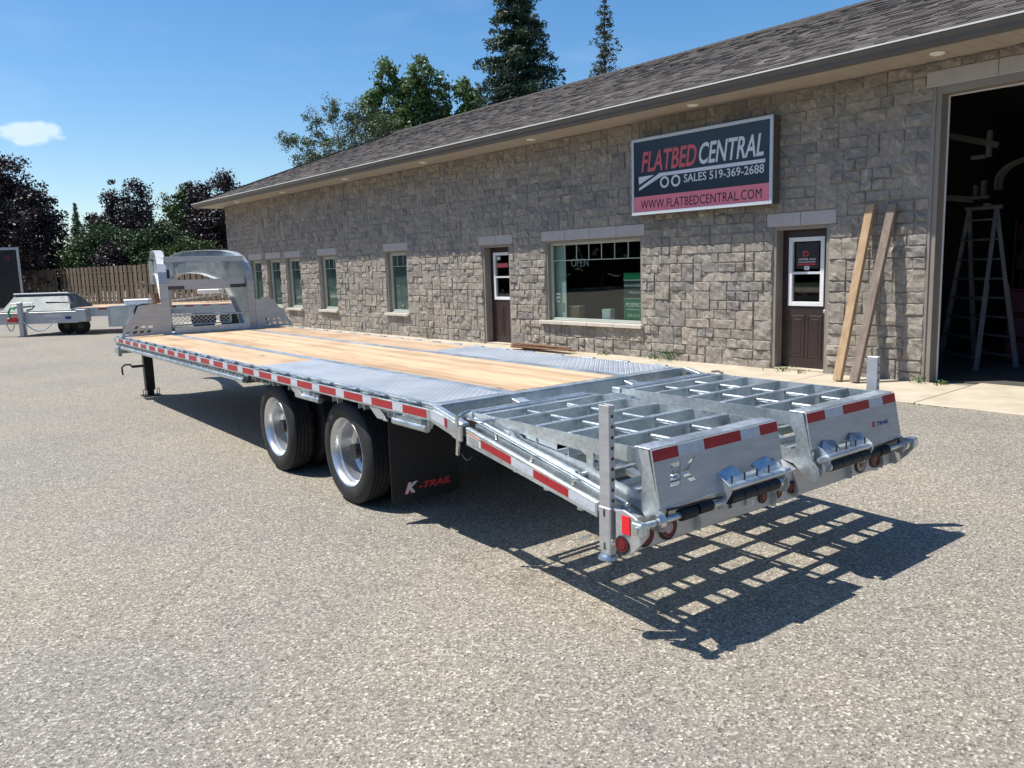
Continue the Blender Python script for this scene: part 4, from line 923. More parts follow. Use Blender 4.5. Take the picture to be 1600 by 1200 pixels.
    for (y, z) in ((-.648, .90), (-1.335, .782)):
        mb = MB(); ring = [(ox - (.02 if not flip else -.02), y + .020 * math.cos(a), z + .020 * math.sin(a)) for a in [2 * math.pi * i / 16 for i in range(17)]]; mb.tube(ring, .003, 6, False)
        mb.tube([(ox - (.03 if not flip else -.03), y, z), (ox + (.04 if not flip else -.04), y, z)], .010, 10); mb.tube([(ox, y - .04, z + .015), (ox + (.035 if not flip else -.035), y - .045, z + .017)], .013, 10); mb.build('ring_pin', 'zinc', Rr, smooth=True)
    return Rr
ramp_part(.112, False); ramp_part(1.448, True)

# ------- wheels, axles, flaps
for y in (1.50, 3.02):
    mb = MB(); mb.tube([(.15, y, .43), (W - .15, y, .43)], .063, 14); mb.box(.58, .72, y - .07, y + .07, .49, .60); mb.box(W - .72, W - .58, y - .07, y + .07, .49, .60); mb.build('axle', 'blackp', T)
def wheel_unit(xo, y, s):   # xo = outer face x, s = +1 if the wheel body extends to +x
    c = (xo, y, .435)
    Wn = node('wheel', T, (0, 0, 0))
    for j, off in enumerate((0, .30)):
        o = off
        tw = .245; R0 = .435
        pr = [(.022, .286), (.012, .300), (.002, .325), (.0, .352), (.004, .378), (.0045, .3795), (.0035, .380), (.012, .402), (.024, .421), (.036, .4315)]
        gr = []
        edges = [.048, .083, .122, .161, .197]
        x_ = .036; gr.append((x_, R0 - .002))
        for e in edges: gr += [(e - .0035, R0), (e - .003, R0 - .012), (e + .003, R0 - .012), (e + .0035, R0)]
        gr.append((tw - .036, R0 - .002))
        full = pr[:-1] + gr + [(tw - a, r) for a, r in reversed(pr[:-1])]
        mb = MB(); mb.lathe([((o + a) * s, r) for a, r in full], c, 72); mb.build('tyre', 'rubber', Wn, smooth=True)
    rim = [(.024, .276), (.014, .284), (.012, .290), (.018, .2925), (.022, .2905), (.019, .284), (.030, .270), (.052, .262), (.075, .259), (.085, .246), (.15, .244), (.19, .238), (.205, .215), (.21, .19)]
    mb = MB(); mb.lathe([(a * s, r) for a, r in rim], c, 72); mb.build('rim', 'chrome', Wn, smooth=True)
    mb = MB(); mb.lathe([(.21 * s, .192), (.212 * s, .15), (.205 * s, .11), (.205 * s, .06)], c, 48); mb.lathe([((.545 - a) * s, r) for a, r in rim[4:]], c, 48); mb.build('rim_disc', 'rimdark', Wn, smooth=True)
    mb = MB(); mb.lathe([(.206 * s, .095), (.17 * s, .07), (.15 * s, .06), (.145 * s, .03), (.144 * s, .001)], c, 32); mb.build('hub', 'rimdark', Wn, smooth=True)
    for k in range(8):
        a = k * math.pi / 4 + .2; mb = MB(); cc = (xo + .212 * s, y + .135 * math.cos(a), .435 + .135 * math.sin(a)); mb.lathe([(0, .017), (-.022 * s, .017), (-.026 * s, .011), (-.045 * s, .010), (-.046 * s, .0005)], cc, 6); mb.build('lug_nut', 'zinc', Wn)
    mb = MB(); mb.tube([(xo + .20 * s, y - .10, .435 + .19), (xo + .13 * s, y - .095, .435 + .17), (xo + .10 * s, y - .09, .435 + .165)], .006, 8); mb.build('valve', 'zinc', Wn)
for y in (1.50, 3.02): wheel_unit(.078, y, 1); wheel_unit(W - .078, y, -1)
for sg in (1, -1):
    X = (lambda x: x) if sg > 0 else mir
    mb = MB(); a = sorted((X(.085), X(.70))); rr_ = .03
    pts = [(a[0], .88), (a[1], .88), (a[1], .15 + rr_), (a[1] - rr_, .15), (a[0] + rr_, .15), (a[0], .15 + rr_)]
    mb.ply(pts, .745, .753); FL = mb.build('mud_flap', 'flap', T, bevel=.001)
    mb = MB(); mb.box(a[0] - .01, a[1], .755, .80, .86, .885); mb.box(a[0] - .012, a[0] - .002, .74, .80, .80, .885); mb.build('flap_bracket', 'galv', FL)
    if sg > 0:
        up = Vector((0, 0, 1)); xd = Vector((1, 0, 0))
        text('K', 'inkred', FL, (.188, .7425, .215), xd, up, .085, .115, .35, .045, .002); text('K', 'inkwhite', FL, (.198, .7405, .218), xd, up, .085, .115, .35, .045, .002)
        text('-TRAIL', 'inkred', FL, (.318, .7415, .235), xd, up, .052, .30, .30, .035, .002)
# ------- front jack
mb = MB(); mb.box(.39, .53, 9.30, 9.42, .10, .84); JK = mb.build('landing_leg', 'blackp', T, bevel=.006)
mb = MB(); mb.box(.33, .60, 9.24, 9.48, .0, .018); mb.box(.41, .51, 9.32, 9.40, .018, .14); mb.build('foot_plate', 'blackp', JK); 
mb = MB()
for x in (.35, .565): mb.tube([(x, 9.36, .018), (x, 9.36, .10), (x + .02, 9.36, .12), (x + .035, 9.36, .10), (x + .035, 9.36, .018)], .006, 6)
mb.tube([(.39, 9.36, .50), (.22, 9.36, .50)], .022, 10); mb.tube([(.22, 9.36, .50), (.20, 9.36, .535), (.12, 9.36, .54), (.07, 9.36, .50), (.075, 9.36, .38)], .014, 8); mb.build('crank_handle', 'blackp', JK, smooth=True)
# ------- gooseneck and headboard
def neck(xb, xe, fl):
    p = Vector((xb, 8.715, 0)); d = Vector((xe - xb, 11.3 - 8.715, 0)).normalized(); nx = Vector((d.y, -d.x, 0))
    out = [(0, 1.0), (0, 1.80), (.03, 1.98), (.10, 2.10), (.22, 2.20), (.40, 2.27), (.75, 2.32), (1.3, 2.345), (2.0, 2.345), (2.35, 2.31), (2.6, 2.22), (2.72, 2.06), (2.76, 1.80)]
    inn = [(2.62, 1.80), (2.50, 1.88), (2.35, 1.94), (2.0, 1.965), (1.51, 1.94), (1.04, 1.845), (.74, 1.70), (.60, 1.55), (.48, 1.38), (.36, 1.18), (.27, 1.0)]
    f = lambda off: (lambda a, z: p + d * a + nx * off + Vector((0, 0, z)))
    mb = MB(); mb.plate(out + inn, f(-.004), f(.004)); NK = mb.build('gooseneck_plate', 'galv2', T)
    mb = MB()
    for pts, w in ((out, .125), (inn, .10)):
        for (a, z), (a2, z2) in zip(pts[:-1], pts[1:]):
            q0, q1 = f(0)(a, z), f(0)(a2, z2); dd = (q1 - q0).normalized(); ext = dd * .004
            mb.bar(q0 - ext, q1 + ext, w, .012, up=dd.cross(nx))
    mb.build('gooseneck_flange', 'alu', NK, smooth=True)
neck(.645, 1.18, 1); neck(2.007, 1.46, -1)
mb = MB(); mb.bar((1.32, 11.3, 1.78), (1.32, 11.3, 2.2), .4, .25, (0, 1, 0)); mb.bar((1.32, 11.3, 1.3), (1.32, 11.3, 1.85), .18, .18, (0, 1, 0)); mb.build('coupler', 'galv2', T)
HB = node('headboard', T)
def hb(name, mat, *boxes, bevel=.003):
    mb = MB(); [mb.box(*b_) for b_ in boxes]; return mb.build(name, mat, HB, bevel=bevel)
hb('top_beam', 'alu', (.70, 1.95, 8.80, 8.86, 2.135, 2.215)); hb('mid_beam', 'alu', (.70, 1.95, 8.765, 8.87, 1.70, 1.855))
hb('dark_patch', 'rimdark', (.705, .97, 8.762, 8.7645, 1.705, 1.76)); hb('dark_patch', 'rimdark', (1.69, 1.945, 8.762, 8.7645, 1.705, 1.76)); hb('name_plate', 'alu', (1.03, 1.34, 8.785, 8.80, 2.06, 2.13))
mb = MB(); mb.tube([(.70, 8.72, 1.30), (1.955, 8.72, 1.285)], .016, 12); mb.build('cross_pipe', 'zinc', HB, smooth=True)
hb('low_plate', 'galv', (.76, 1.92, 8.72, 8.735, 1.02, 1.115)); hb('top_sheet', 'galv2', (.70, 1.9, 8.87, 9.5, 2.20, 2.206))
mb = MB(); fw = [(.78, 1.13), (1.74, 1.13), (1.74, 1.41), (.78, 1.41)]
for a, b_ in zip(fw, fw[1:] + fw[:1]): mb.bar((a[0], 9.0, a[1]), (b_[0], 9.0, b_[1]), .02, .02, (0, 1, 0))
mb.build('mesh_frame', 'galv', HB)
mb = MB(); nxm, nzm = 26, 9; dx_, dz_ = .95 / nxm, .27 / nzm
for i in range(nxm):
    for j in range(nzm):
        x_, z_ = .785 + i * dx_, 1.135 + j * dz_
        if (i + j) % 2 == 0: mb.bar((x_, 9.0, z_), (x_ + dx_, 9.0, z_ + dz_), .006, .008, (0, 1, 0))
        else: mb.bar((x_, 9.0, z_ + dz_), (x_ + dx_, 9.0, z_), .006, .008, (0, 1, 0))
mb.build('expanded_mesh', 'galv', HB)
for sg in (1, -1):
    xm = lambda x: x if sg > 0 else 2.655 - x
    pts = [(-.03, 1.022), (.14, 1.33), (.19, 1.345), (.26, 1.48), (.44, 1.50), (.585, 1.50), (.585, 1.022)]
    holes = [[(.13, 1.03 + .03), (.20, 1.06), (.215, 1.105), (.15, 1.105)], [(.235, 1.06), (.30, 1.06), (.315, 1.105), (.25, 1.105)], [(.335, 1.06), (.40, 1.06), (.415, 1.105), (.35, 1.105)], [(.03, 1.045), (.10, 1.06), (.115, 1.105), (.06, 1.105)],
             [(.26, 1.135), (.32, 1.135), (.335, 1.175), (.275, 1.175)], [(.36, 1.135), (.43, 1.135), (.445, 1.175), (.375, 1.175)], [(.17, 1.135), (.22, 1.135), (.235, 1.175), (.185, 1.175)]]
    mb = MB(); mb.ply([(xm(a), z) for a, z in pts], 8.715, 8.725, [[(xm(a), z) for a, z in h_] for h_ in holes]); mb.build('wing_panel', 'alu', HB)
mb = MB(); mb.tube([(.50, 8.69, 1.66), (.505, 8.68, 1.58), (.51, 8.66, 1.52)], .06, 10); mb.build('chain_bundle', 'brownwood', HB, smooth=True)
mb = MB(); mb.box(.71, .76, 8.74, 8.76, 1.88, 2.02); mb.build('document_box', 'blackp', HB, bevel=.004)

# ---------------------------------------------------------------- lumber leaning on the wall
def lumber(s, sb, label, mat, nm, ztop):
    p0 = WL(sb, .03, .66); p1 = WL(s, ztop, .055); d = (p1 - p0); ln = d.length
    o = thing('timber_beam', label, 'timber', p0)
    mb = MB(); wv = Vector((math.sin(WA), -math.cos(WA), 0))
    u = (d.normalized()).cross(wv).normalized()
    mb.bar(Vector((0, 0, .012)), d, .125, .085, up=u); mb.build(nm, mat, o, bevel=.006)
lumber(1.93, 2.06, 'pale new timber beam leaning against the stone wall beside the brown door', 'lum1', 'beam', 2.66)
lumber(1.60, 1.80, 'grey weathered timber beam leaning against the stone wall, nearer the open garage door', 'lum2', 'beam', 2.64)

# ---------------------------------------------------------------- inside the open garage
LD = thing('stepladder', 'tall silver folding stepladder standing just inside the open garage door', 'ladder', WL(1.2, .03, -2.25), WA)
LF = lambda s_, o_, z_: Vector((-(o_ + 2.25), s_ - 1.2, z_))
hL, hR = LF(1.42, -2.22, 2.58), LF(1.0, -2.18, 2.58)
for (fa, fb) in ((LF(1.93, -2.62, 0), LF(.97, -1.62, 0)), (LF(1.50, -2.95, 0), LF(.66, -2.42, 0))):
    for f, h in ((fa, hL), (fb, hR)):
        m_ = f.lerp(h, .52)
        mb = MB(); mb.bar(f, m_, .03, .075, (0, 1, 0)); mb.bar(f.lerp(h, .47) + Vector((-.02, 0, 0)), h, .026, .06, (0, 1, 0)); mb.bar(f - Vector((0, 0, -.01)), f + Vector((0, 0, .05)), .05, .10, (0, 1, 0)); mb.build('rail', 'dimalu', LD)
    for i in range(8):
        t = .07 + i * .122; mb = MB(); mb.bar(fa.lerp(hL, t), fb.lerp(hR, t), .07, .03); mb.build('rung', 'dimalu', LD)
mb = MB(); mb.tube([hL + Vector((0, .06, 0)), hR - Vector((0, .08, 0))], .035, 10); mb.box(-.08, .04, -.1, .0, 2.60, 2.64); mb.build('hinge', 'dimalu', LD)
RK = thing('wall_rack', 'two steel pipes reaching above the ladder inside the garage, with an upright bracket', 'rack', WL(1.55, 2.75, -1.9), WA)
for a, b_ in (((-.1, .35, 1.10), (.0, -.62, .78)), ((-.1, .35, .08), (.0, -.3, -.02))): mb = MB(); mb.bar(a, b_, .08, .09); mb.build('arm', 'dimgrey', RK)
mb = MB(); mb.box(-.03, .05, -.52, -.46, .62, 1.02); mb.box(-.03, .05, -.44, -.24, .60, .66); mb.build('bracket', 'dimalu', RK)
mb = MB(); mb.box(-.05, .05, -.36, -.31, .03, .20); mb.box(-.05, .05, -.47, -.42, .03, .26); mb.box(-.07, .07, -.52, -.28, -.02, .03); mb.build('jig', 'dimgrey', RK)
FD = thing('fender_blank', 'pale curved trailer fender hanging above the ladder inside the garage', 'fender', WL(.42, 2.98, -2.0), WA)
arc = [(.52 * math.cos(R(a)), .33 * math.sin(R(a))) for a in range(0, 181, 12)]
mb = MB(); ins = [(.50 * math.cos(R(a)), .31 * math.sin(R(a))) for a in range(180, -1, -12)]; pl = [(.52, -.12)] + arc + [(-.52, -.12), (-.50, -.12)] + ins + [(.50, -.12)]
mb.plx([(a, z) for a, z in pl], -.15, .15); mb.build('shell', 'dimgrey', FD)
mb = MB(); mb.tube([(0, .0, .34), (0, 0, 1.4)], .008, 6); mb.build('hook_wire', 'zinc', FD)
TT = thing('storage_tote', 'dark maroon plastic tote stack behind the ladder in the garage', 'tote', WL(.75, .03, -3.2), WA)
for k in range(3):
    z = k * .42; t_ = MB().box(-.22, .22, -.30, .30, z, z + .37).build('tote', 'tote', TT, bevel=.02); MB().box(-.24, .24, -.32, .32, z + .372, z + .41).build('lid', 'tote', t_, bevel=.01)
for i, (s, o_, dz_) in enumerate(((.15, 1.6, 0), (-.45, 2.4, 0), (-1.3, 3.4, 0))):
    LT = thing('tube_light', ['unlit tube light nearest the door on the garage ceiling', 'unlit tube light second from the door on the garage ceiling', 'unlit tube light deepest inside on the garage ceiling'][i], 'light', WL(s, 4.30, -o_), WA)
    MB().box(-.08, .08, -.6, .6, .05, .11).build('housing', 'dimgrey', LT); mb = MB(); mb.tube([(0, -.58, .03), (0, .58, .03)], .018, 8); mb.build('tube', 'dimalu', LT); mb = MB(); mb.box(-.005, .005, -.4, -.39, .11, .24); mb.box(-.005, .005, .39, .4, .11, .24); mb.build('hanger', 'zinc', LT)
SH = thing('shelf_unit', 'dim steel shelf unit loaded with boxes at the back of the garage', 'shelf', WL(.9, .03, -6.5), WA)
for k in range(4):
    MB().box(-.25, .25, -1.2, 1.2, .3 + k * .6, .33 + k * .6).build('shelf_board', 'dimgrey', SH)
    y = -1.1
    while y < .95:
        w = random.uniform(.15, .4); MB().box(-.2, .15, y, y + w - .03, .331 + k * .6, .331 + k * .6 + random.uniform(.15, .42)).build('box', random.choice(['dimgrey', 'brownwood', 'tote', 'rimdark']), SH); y += w
for a in (-1.2, 1.16):
    for c in (-.25, .21): MB().box(c, c + .04, a, a + .04, 0, 2.5).build('upright', 'dimgrey', SH)
WB = thing('workbench', 'long brown workbench in the dark at the back of the garage', 'workbench', WL(-.8, .03, -5), WA)
MB().box(-.4, .4, -1.4, 1.4, .84, .9).build('top', 'brownwood', WB)
for a in (-1.3, 1.24):
    for c in (-.35, .29): MB().box(c, c + .06, a, a + .06, 0, .838).build('leg', 'brownwood', WB)

# ---------------------------------------------------------------- scrap by the wall
SP = thing('scrap_pile', 'low pile of rusty steel strips and boards on the pavement under the office window', 'scrap pile', WL(9.1, .03, .42), WA)
for i in range(9):
    y = random.uniform(-.12, .12); ln = random.uniform(.7, .95); z = .02 + .028 * i
    if i < 5: mb = MB(); mb.bar((random.uniform(-.14, .14), -ln + y, z), (random.uniform(-.14, .14), ln + y, z + .004), random.uniform(.05, .12), .022); mb.build('strip', 'rust' if i % 2 else 'brownwood', SP)

# ---------------------------------------------------------------- weeds
def leaf_quads(C, size, aspect=.5, tilt=1.0, rs=None):
    n = len(C); rs = rs or rng; sz = size * rs.uniform(.6, 1.35, n)[:, None] if np.isscalar(size) else (size * rs.uniform(.7, 1.3, n))[:, None]
    a = rs.normal(size=(n, 3)); a[:, 2] *= tilt; a /= np.linalg.norm(a, axis=1)[:, None]
    b_ = rs.normal(size=(n, 3)); b_ -= a * (a * b_).sum(1)[:, None]; b_ /= np.linalg.norm(b_, axis=1)[:, None]
    P = np.stack([C - a * sz, C - b_ * sz * aspect, C + a * sz, C + b_ * sz * aspect], 1)
    return P
def weed(P, h, w, label, n=70):
    o = thing('weed', label, 'weed', P)
    c = rng.normal(size=(n, 3)) * np.array([w, w, h * .3]) + np.array([0, 0, h * .45]); c[:, 2] = np.abs(c[:, 2])
    quads_obj('leaves', leaf_quads(c, .028, .35), rng.uniform(.2, 1, n), 'lf_weed', o)
    mb = MB()
    for i in range(6): a = rng.uniform(0, 6.28); mb.tube([(0, 0, 0), (.5 * w * math.cos(a), .5 * w * math.sin(a), h * .5), (w * math.cos(a), w * math.sin(a), h * .9)], .003, 4)
    mb.build('stem', 'lf_weed', o, rnd=.4)
weed(WL(5.75, .03, .10), .22, .14, 'tallest bushy weed growing at the foot of the wall right of the big window', 170)
weed(WL(6.2, .03, .12), .10, .08, 'small weed at the wall foot just left of the bushy one', 40)
weed(WL(3.30, .03, .14), .09, .10, 'low weed in the joint in front of the brown door', 50)
weed(WL(2.95, .03, .18), .06, .05, 'tiny weed in front of the right half of the brown door', 25)
weed(WL(1.10, .03, .10), .10, .05, 'sprig of weed at the foot of the left garage jamb', 30)
weed(WL(.80, .03, .08), .06, .06, 'flat weed on the garage threshold right of the jamb', 30)
weed(WL(7.4, .03, .12), .07, .10, 'low weed under the right end of the big window', 40)
weed(WL(14.0, .03, .12), .30, .12, 'yellowish weed at the wall foot between the two narrow windows', 90)
# joint growth along the apron edge
n = 700; s = rng.uniform(-3, 12, n); s = s[(np.sin(s * 3.1) + np.sin(s * 7.7) > .2)]; n = len(s)
c = np.array([WL(a, .012, 1.745 + rng.normal() * .012) for a in s]); jg = quads_obj('apron_edge_grass', leaf_quads(c, .016, .3), rng.uniform(0, .8, n), 'lf_weed')
tag(jg, 'thin weeds along the edge joint of the concrete pavement', 'grass', kind='stuff')

# ---------------------------------------------------------------- background: fence, parked trailers
def fence_run(par, p0, p1, h, step, bw, back):
    p0, p1 = Vector(p0), Vector(p1); d = (p1 - p0); n = int(d.length / step); d.normalize(); nn = Vector((-d.y, d.x, 0))
    for i in range(n):
        q = p0 + d * (i * step); hh = h + random.uniform(-.03, .03); off = nn * (.0 if i % 2 == 0 else back)
        mb = MB(); a = q + off; b_ = a + d * bw; t_ = nn * .02
        mb.hexa([a, b_, b_ + t_, a + t_], [v + Vector((0, 0, hh)) for v in (a, b_, b_ + t_, a + t_)]); mb.build('board', 'fence', par, rnd=random.random())
    for z in (.5, 1.4, 2.3):
        mb = MB(); mb.bar(p0 + nn * .05 + Vector((0, 0, z)), p1 + nn * .05 + Vector((0, 0, z)), .04, .09); mb.build('rail', 'fence', par, rnd=.4)
F1 = thing('board_fence', 'weathered vertical board fence facing the yard, between the trailers and the building corner', 'fence', (8.07, 66.7, 0))
fence_run(F1, (0, 0, 0), (5.6, -27.5, 0), 2.72, .355, .29, .05)
F2 = thing('side_fence', 'lighter brown board fence running left from the fence corner behind the silver trailer', 'fence', (7.9, 66.9, 0))
fence_run(F2, (0, 0, 0), (-5.5, 6.5, 0), 2.70, .20, .185, .03)

BT = thing('black_trailer', 'tall black enclosed trailer with silver trim parked at the far left', 'trailer', (2.4, 40.2, 0))
dx_ = Vector((.789, -.613, 0)); dy_ = Vector((.613, .789, 0))
def OB(mb, o, a0, a1, b0, b1, z0, z1):   # box aligned with the picture-facing direction
    P = lambda a, b_, z: Vector(o) + dx_ * a + dy_ * b_ + Vector((0, 0, z))
    mb.hexa([P(a0, b0, z0), P(a1, b0, z0), P(a1, b1, z0), P(a0, b1, z0)], [P(a0, b0, z1), P(a1, b0, z1), P(a1, b1, z1), P(a0, b1, z1)]); return mb
pp = lambda a, b_, z: dx_ * a + dy_ * b_ + Vector((0, 0, z))
mb = MB(); mb.hexa([pp(-6.5, 0, .55), pp(-.08, 0, .55), pp(-1.6, 2.2, .55), pp(-8, 2.2, .55)], [pp(-6.5, 0, 3.36), pp(-.08, 0, 3.36), pp(-1.6, 2.2, 3.36), pp(-8, 2.2, 3.36)]); mb.build('body', 'blackp', BT, bevel=.03)
mb = MB(); OB(mb, (0, 0, 0), -6.5, .0, -.02, .06, 3.362, 3.48); OB(mb, (0, 0, 0), -.078, .0, -.02, .06, .55, 3.36); OB(mb, (0, 0, 0), -6.5, -.08, -.02, -.002, .55, .64); mb.build('trim', 'alu', BT)
for z in (1.1, 1.65, 2.2, 2.75): OB(MB(), (0, 0, 0), -6.4, -.1, -.012, -.002, z, z + .03).build('panel_rib', 'blackp', BT)
mb = MB(); P = dx_ * -.52 + Vector((0, 0, 2.98)); ring = [(.17 * math.cos(2 * math.pi * i / 20), .17 * math.sin(2 * math.pi * i / 20)) for i in range(20)]
mb.plate(ring, lambda a, z: P + dx_ * a + Vector((0, 0, z)) - dy_ * .004, lambda a, z: P + dx_ * a + Vector((0, 0, z)) - dy_ * .02); mb.build('round_decal', 'tote', BT)
for a in (-2.2, -3.2): mb = MB(); q = dx_ * a + dy_ * .1 + Vector((0, 0, .36)); mb.tube([q - dy_ * .12, q + dy_ * .12], .36, 24); mb.build('wheel', 'rubber', BT, smooth=True)

# silver equipment trailer
ST_ = thing('equipment_trailer', 'silver tandem trailer with a bright galvanised hood over its tongue, jack down', 'trailer', (1.2, 27.3, 0))
mb = MB(); OB(mb, (0, 0, 0), -1.6, 1.42, .0, .09, .43, .80); OB(mb, (0, 0, 0), -1.6, 1.40, -.03, .12, .80, .825); mb.build('frame', 'alu', ST_, bevel=.006)
mb = MB(); OB(mb, (0, 0, 0), -2.6, -.42, .5, .6, .52, .76); mb.build('tongue', 'alu', ST_, bevel=.004); mb = MB(); OB(mb, (0, 0, 0), 1.42, 1.75, -.05, .3, .46, .88); mb.build('rear_block', 'alu', ST_, bevel=.004)
P = lambda a, b_, z: dx_ * a + dy_ * b_ + Vector((0, 0, z))
mb = MB(); mb.hexa([P(-1.30, .12, .83), P(1.22, .12, .83), P(1.35, 1.6, .83), P(-1.2, 1.6, .83)], [P(-.98, .60, 1.43), P(.86, .60, 1.43), P(.95, 1.0, 1.43), P(-.9, 1.0, 1.43)]); HD = mb.build('hood', 'galv3', ST_, bevel=.03)
mb = MB(); mb.bar(P(-1.0, .58, 1.445), P(.9, .58, 1.445), .10, .05); mb.build('hood_lip', 'white', HD, bevel=.008)
mb = MB(); mb.tube([P(.2, .36, 1.16), P(.98, .36, 1.14), P(1.10, .28, 1.05), P(1.12, .2, .93)], .018, 6); mb.build('rub_bar', 'rimdark', HD)
mb = MB(); mb.tube([P(-.95, .25, 1.13), P(-.2, .28, 1.13), P(-.22, .2, .95), P(-.4, .16, .93)], .02, 6); mb.build('hook_rail', 'white', HD)
mb = MB(); OB(mb, (0, 0, 0), -.52, -.38, -.14, -.01, .02, 1.17); OB(mb, (0, 0, 0), -.56, -.33, -.18, .04, .0, .02); mb.build('jack', 'alu', ST_, bevel=.006)
for a, b_ in ((.62, 1.1), (1.22, .9)):
    q = P(a - .12, b_ - .1, .29); mb = MB(); mb.lathe([(-.11, .15), (-.12, .25), (-.09, .29), (.09, .29), (.12, .25), (.11, .15)], (0, 0, 0), 24); o = mb.build('tyre', 'rubber', ST_, smooth=True); o.location = q; o.rotation_euler = (0, 0, R(52))
    mb = MB(); mb.lathe([(-.10, .152), (-.05, .12), (-.06, .001)], (0, 0, 0), 20); r2 = mb.build('rim', 'rimdark', o, smooth=True)
mb = MB(); mb.tube([P(-.60, -.12, .95), P(-.72, -.16, 1.0), P(-.80, -.18, .85), P(-.74, -.2, .66)], .035, 8); mb.build('breakaway_cable', 'safetygreen', ST_, smooth=True)
MB_ = MB(); OB(MB_, (0, 0, 0), -.88, -.54, -.2, -.05, .52, .66); MB_.build('coupler_lock', 'safetyred', ST_, bevel=.02)
for (a0, a1, dp) in ((-.95, -.62, .34), (-.36, .75, .36)):
    mb = MB(); mb.tube([P(a0 + (a1 - a0) * i / 12, -.16, .54 - dp * math.sin(math.pi * i / 12)) for i in range(13)], .018, 6); mb.build('safety_chain', 'zinc', ST_)
mb = MB(); OB(mb, (0, 0, 0), .30, .92, -.004, -.001, .66, .74); mb.build('decal_stripe', 'sticker', ST_)
mb = MB(); OB(mb, (0, 0, 0), 1.02, 1.22, -.006, -.001, .56, .66); mb.build('marker_lamp', 'inkblue', ST_)

FT = thing('deck_trailer', 'low silver deck trailer with wood planks parked behind the headboard', 'trailer', (3.3, 29.0, 0))
q0 = P(-1.3, -1.2, 0)
for i in range(9):
    mb = MB(); b0 = -2.3 + i * .28; mb.hexa([P(-1.55, b0 - .0, .88), P(6.2, b0, .88), P(6.2, b0 + .27, .88), P(-1.55, b0 + .27, .88)], [P(-1.55, b0, .93), P(6.2, b0, .93), P(6.2, b0 + .27, .93), P(-1.55, b0 + .27, .93)]); mb.build('plank', 'plank', FT, rnd=random.random())
mb = MB(); OB(mb, (0, 0, 0), -1.6, 6.3, -2.42, -2.30, .62, .92); mb.build('side_rail', 'alu', FT)
for i in range(13): mb = MB(); OB(mb, (0, 0, 0), -1.55 + i * .6, -1.25 + i * .6, -2.424, -2.421, .84, .90); mb.build('red_tape', 'red', FT)
for a in (4.9, 5.9): q = P(a, -2.0, .4); mb = MB(); mb.tube([q - dy_ * .12, q + dy_ * .12], .4, 24); mb.build('wheel', 'rubber', FT, smooth=True)
mb = MB(); OB(mb, (0, 0, 0), -1.4, -1.28, -2.2, -2.1, 0, .62); mb.build('stand', 'galv', FT)
TBX = thing('tool_box', 'large galvanised steel tool box with a black hose, standing left of the headboard', 'tool box', (3.0, 24.95, 0))
OB(MB(), (0, 0, 0), 0, 1.68, 0, .9, .30, .98).build('body', 'galv2', TBX, bevel=.01)
mb = MB(); OB(mb, (0, 0, 0), 0, .06, -.015, -.001, .30, .98); OB(mb, (0, 0, 0), 0.06, 1.68, -.015, -.001, .92, .985); OB(mb, (0, 0, 0), .06, 1.68, -.012, -.001, .30, .36); mb.build('rim_frame', 'alu', TBX)
OB(MB(), (0, 0, 0), .35, .65, .2, .8, 0, .30).build('pedestal', 'alu', TBX)
mb = MB(); mb.tube([P(1.68, -.06, 1.02), P(1.25, -.08, 1.03), P(1.02, -.08, .96), P(.93, -.06, .78), P(.93, -.05, .5)], .035, 10); mb.build('hose', 'blackrub', TBX, smooth=True)
WC = thing('white_case', 'white lidded case lying on top of the galvanised tool box', 'case', (3.45, 24.75, 0))
OB(MB(), (0, 0, 0), 0.0, .80, .1, .6, .99, 1.13).build('case_body', 'white', WC, bevel=.02); OB(MB(), (0, 0, 0), -.02, .82, .08, .62, 1.132, 1.18).build('lid', 'white', WC, bevel=.02)
# second ramped trailer glimpsed through the headboard
RT = thing('ramp_trailer', 'galvanised trailer with grated ramps seen through the headboard opening', 'trailer', (4.75, 26.2, 0))
mb = MB(); OB(mb, (0, 0, 0), -.6, 3.2, 0, .1, .62, .92); OB(mb, (0, 0, 0), -.6, 3.2, 1.9, 2.0, .62, .92); mb.build('frame', 'galv', RT)
for i in range(16): mb = MB(); mb.bar(P(-.5 + i * .23, .05, .95 + .02 * i), P(-.5 + i * .23, 1.95, .95 + .02 * i), .04, .05); mb.build('rung', 'galv', RT)
for a in (.4, 2.8): mb = MB(); OB(mb, (0, 0, 0), a, a + .12, .2, .3, 0, .62); mb.build('stand', 'galv', RT)
mb = MB(); OB(mb, (0, 0, 0), 1.5, 2.3, .3, .8, 1.24, 1.40); mb.build('toolbox_lid', 'white', RT, bevel=.02)

# ---------------------------------------------------------------- trees
def crown_pts(ells, n_cl, n_lf, rcl, rs, hole=.0, shell=.55):
    vol = np.array([e[3] * e[4] * e[5] for e in ells]) ** .75; pr = vol / vol.sum(); idx = rs.choice(len(ells), n_cl, p=pr)
    E_ = np.array(ells)[idx]; d = rs.normal(size=(n_cl, 3)); d /= np.linalg.norm(d, axis=1)[:, None]
    r = (shell + (1 - shell) * rs.uniform(size=n_cl) ** .6)[:, None]
    C = E_[:, :3] + d * r * E_[:, 3:6] * rs.uniform(.82, 1.12, n_cl)[:, None]
    br = rs.uniform(0, 1, n_cl); br = .25 * br + .45 * rs.uniform(0, 1, n_cl) 
    cl = rcl * rs.uniform(.5, 1.4, n_cl)
    P = C[:, None, :] + np.clip(rs.normal(size=(n_cl, n_lf, 3)), -1.7, 1.7) * cl[:, None, None] * np.array([1, 1, .75])
    rv = np.clip(br[:, None] + rs.uniform(-.12, .42, (n_cl, n_lf)), 0, 1)
    return P.reshape(-1, 3), rv.reshape(-1), C
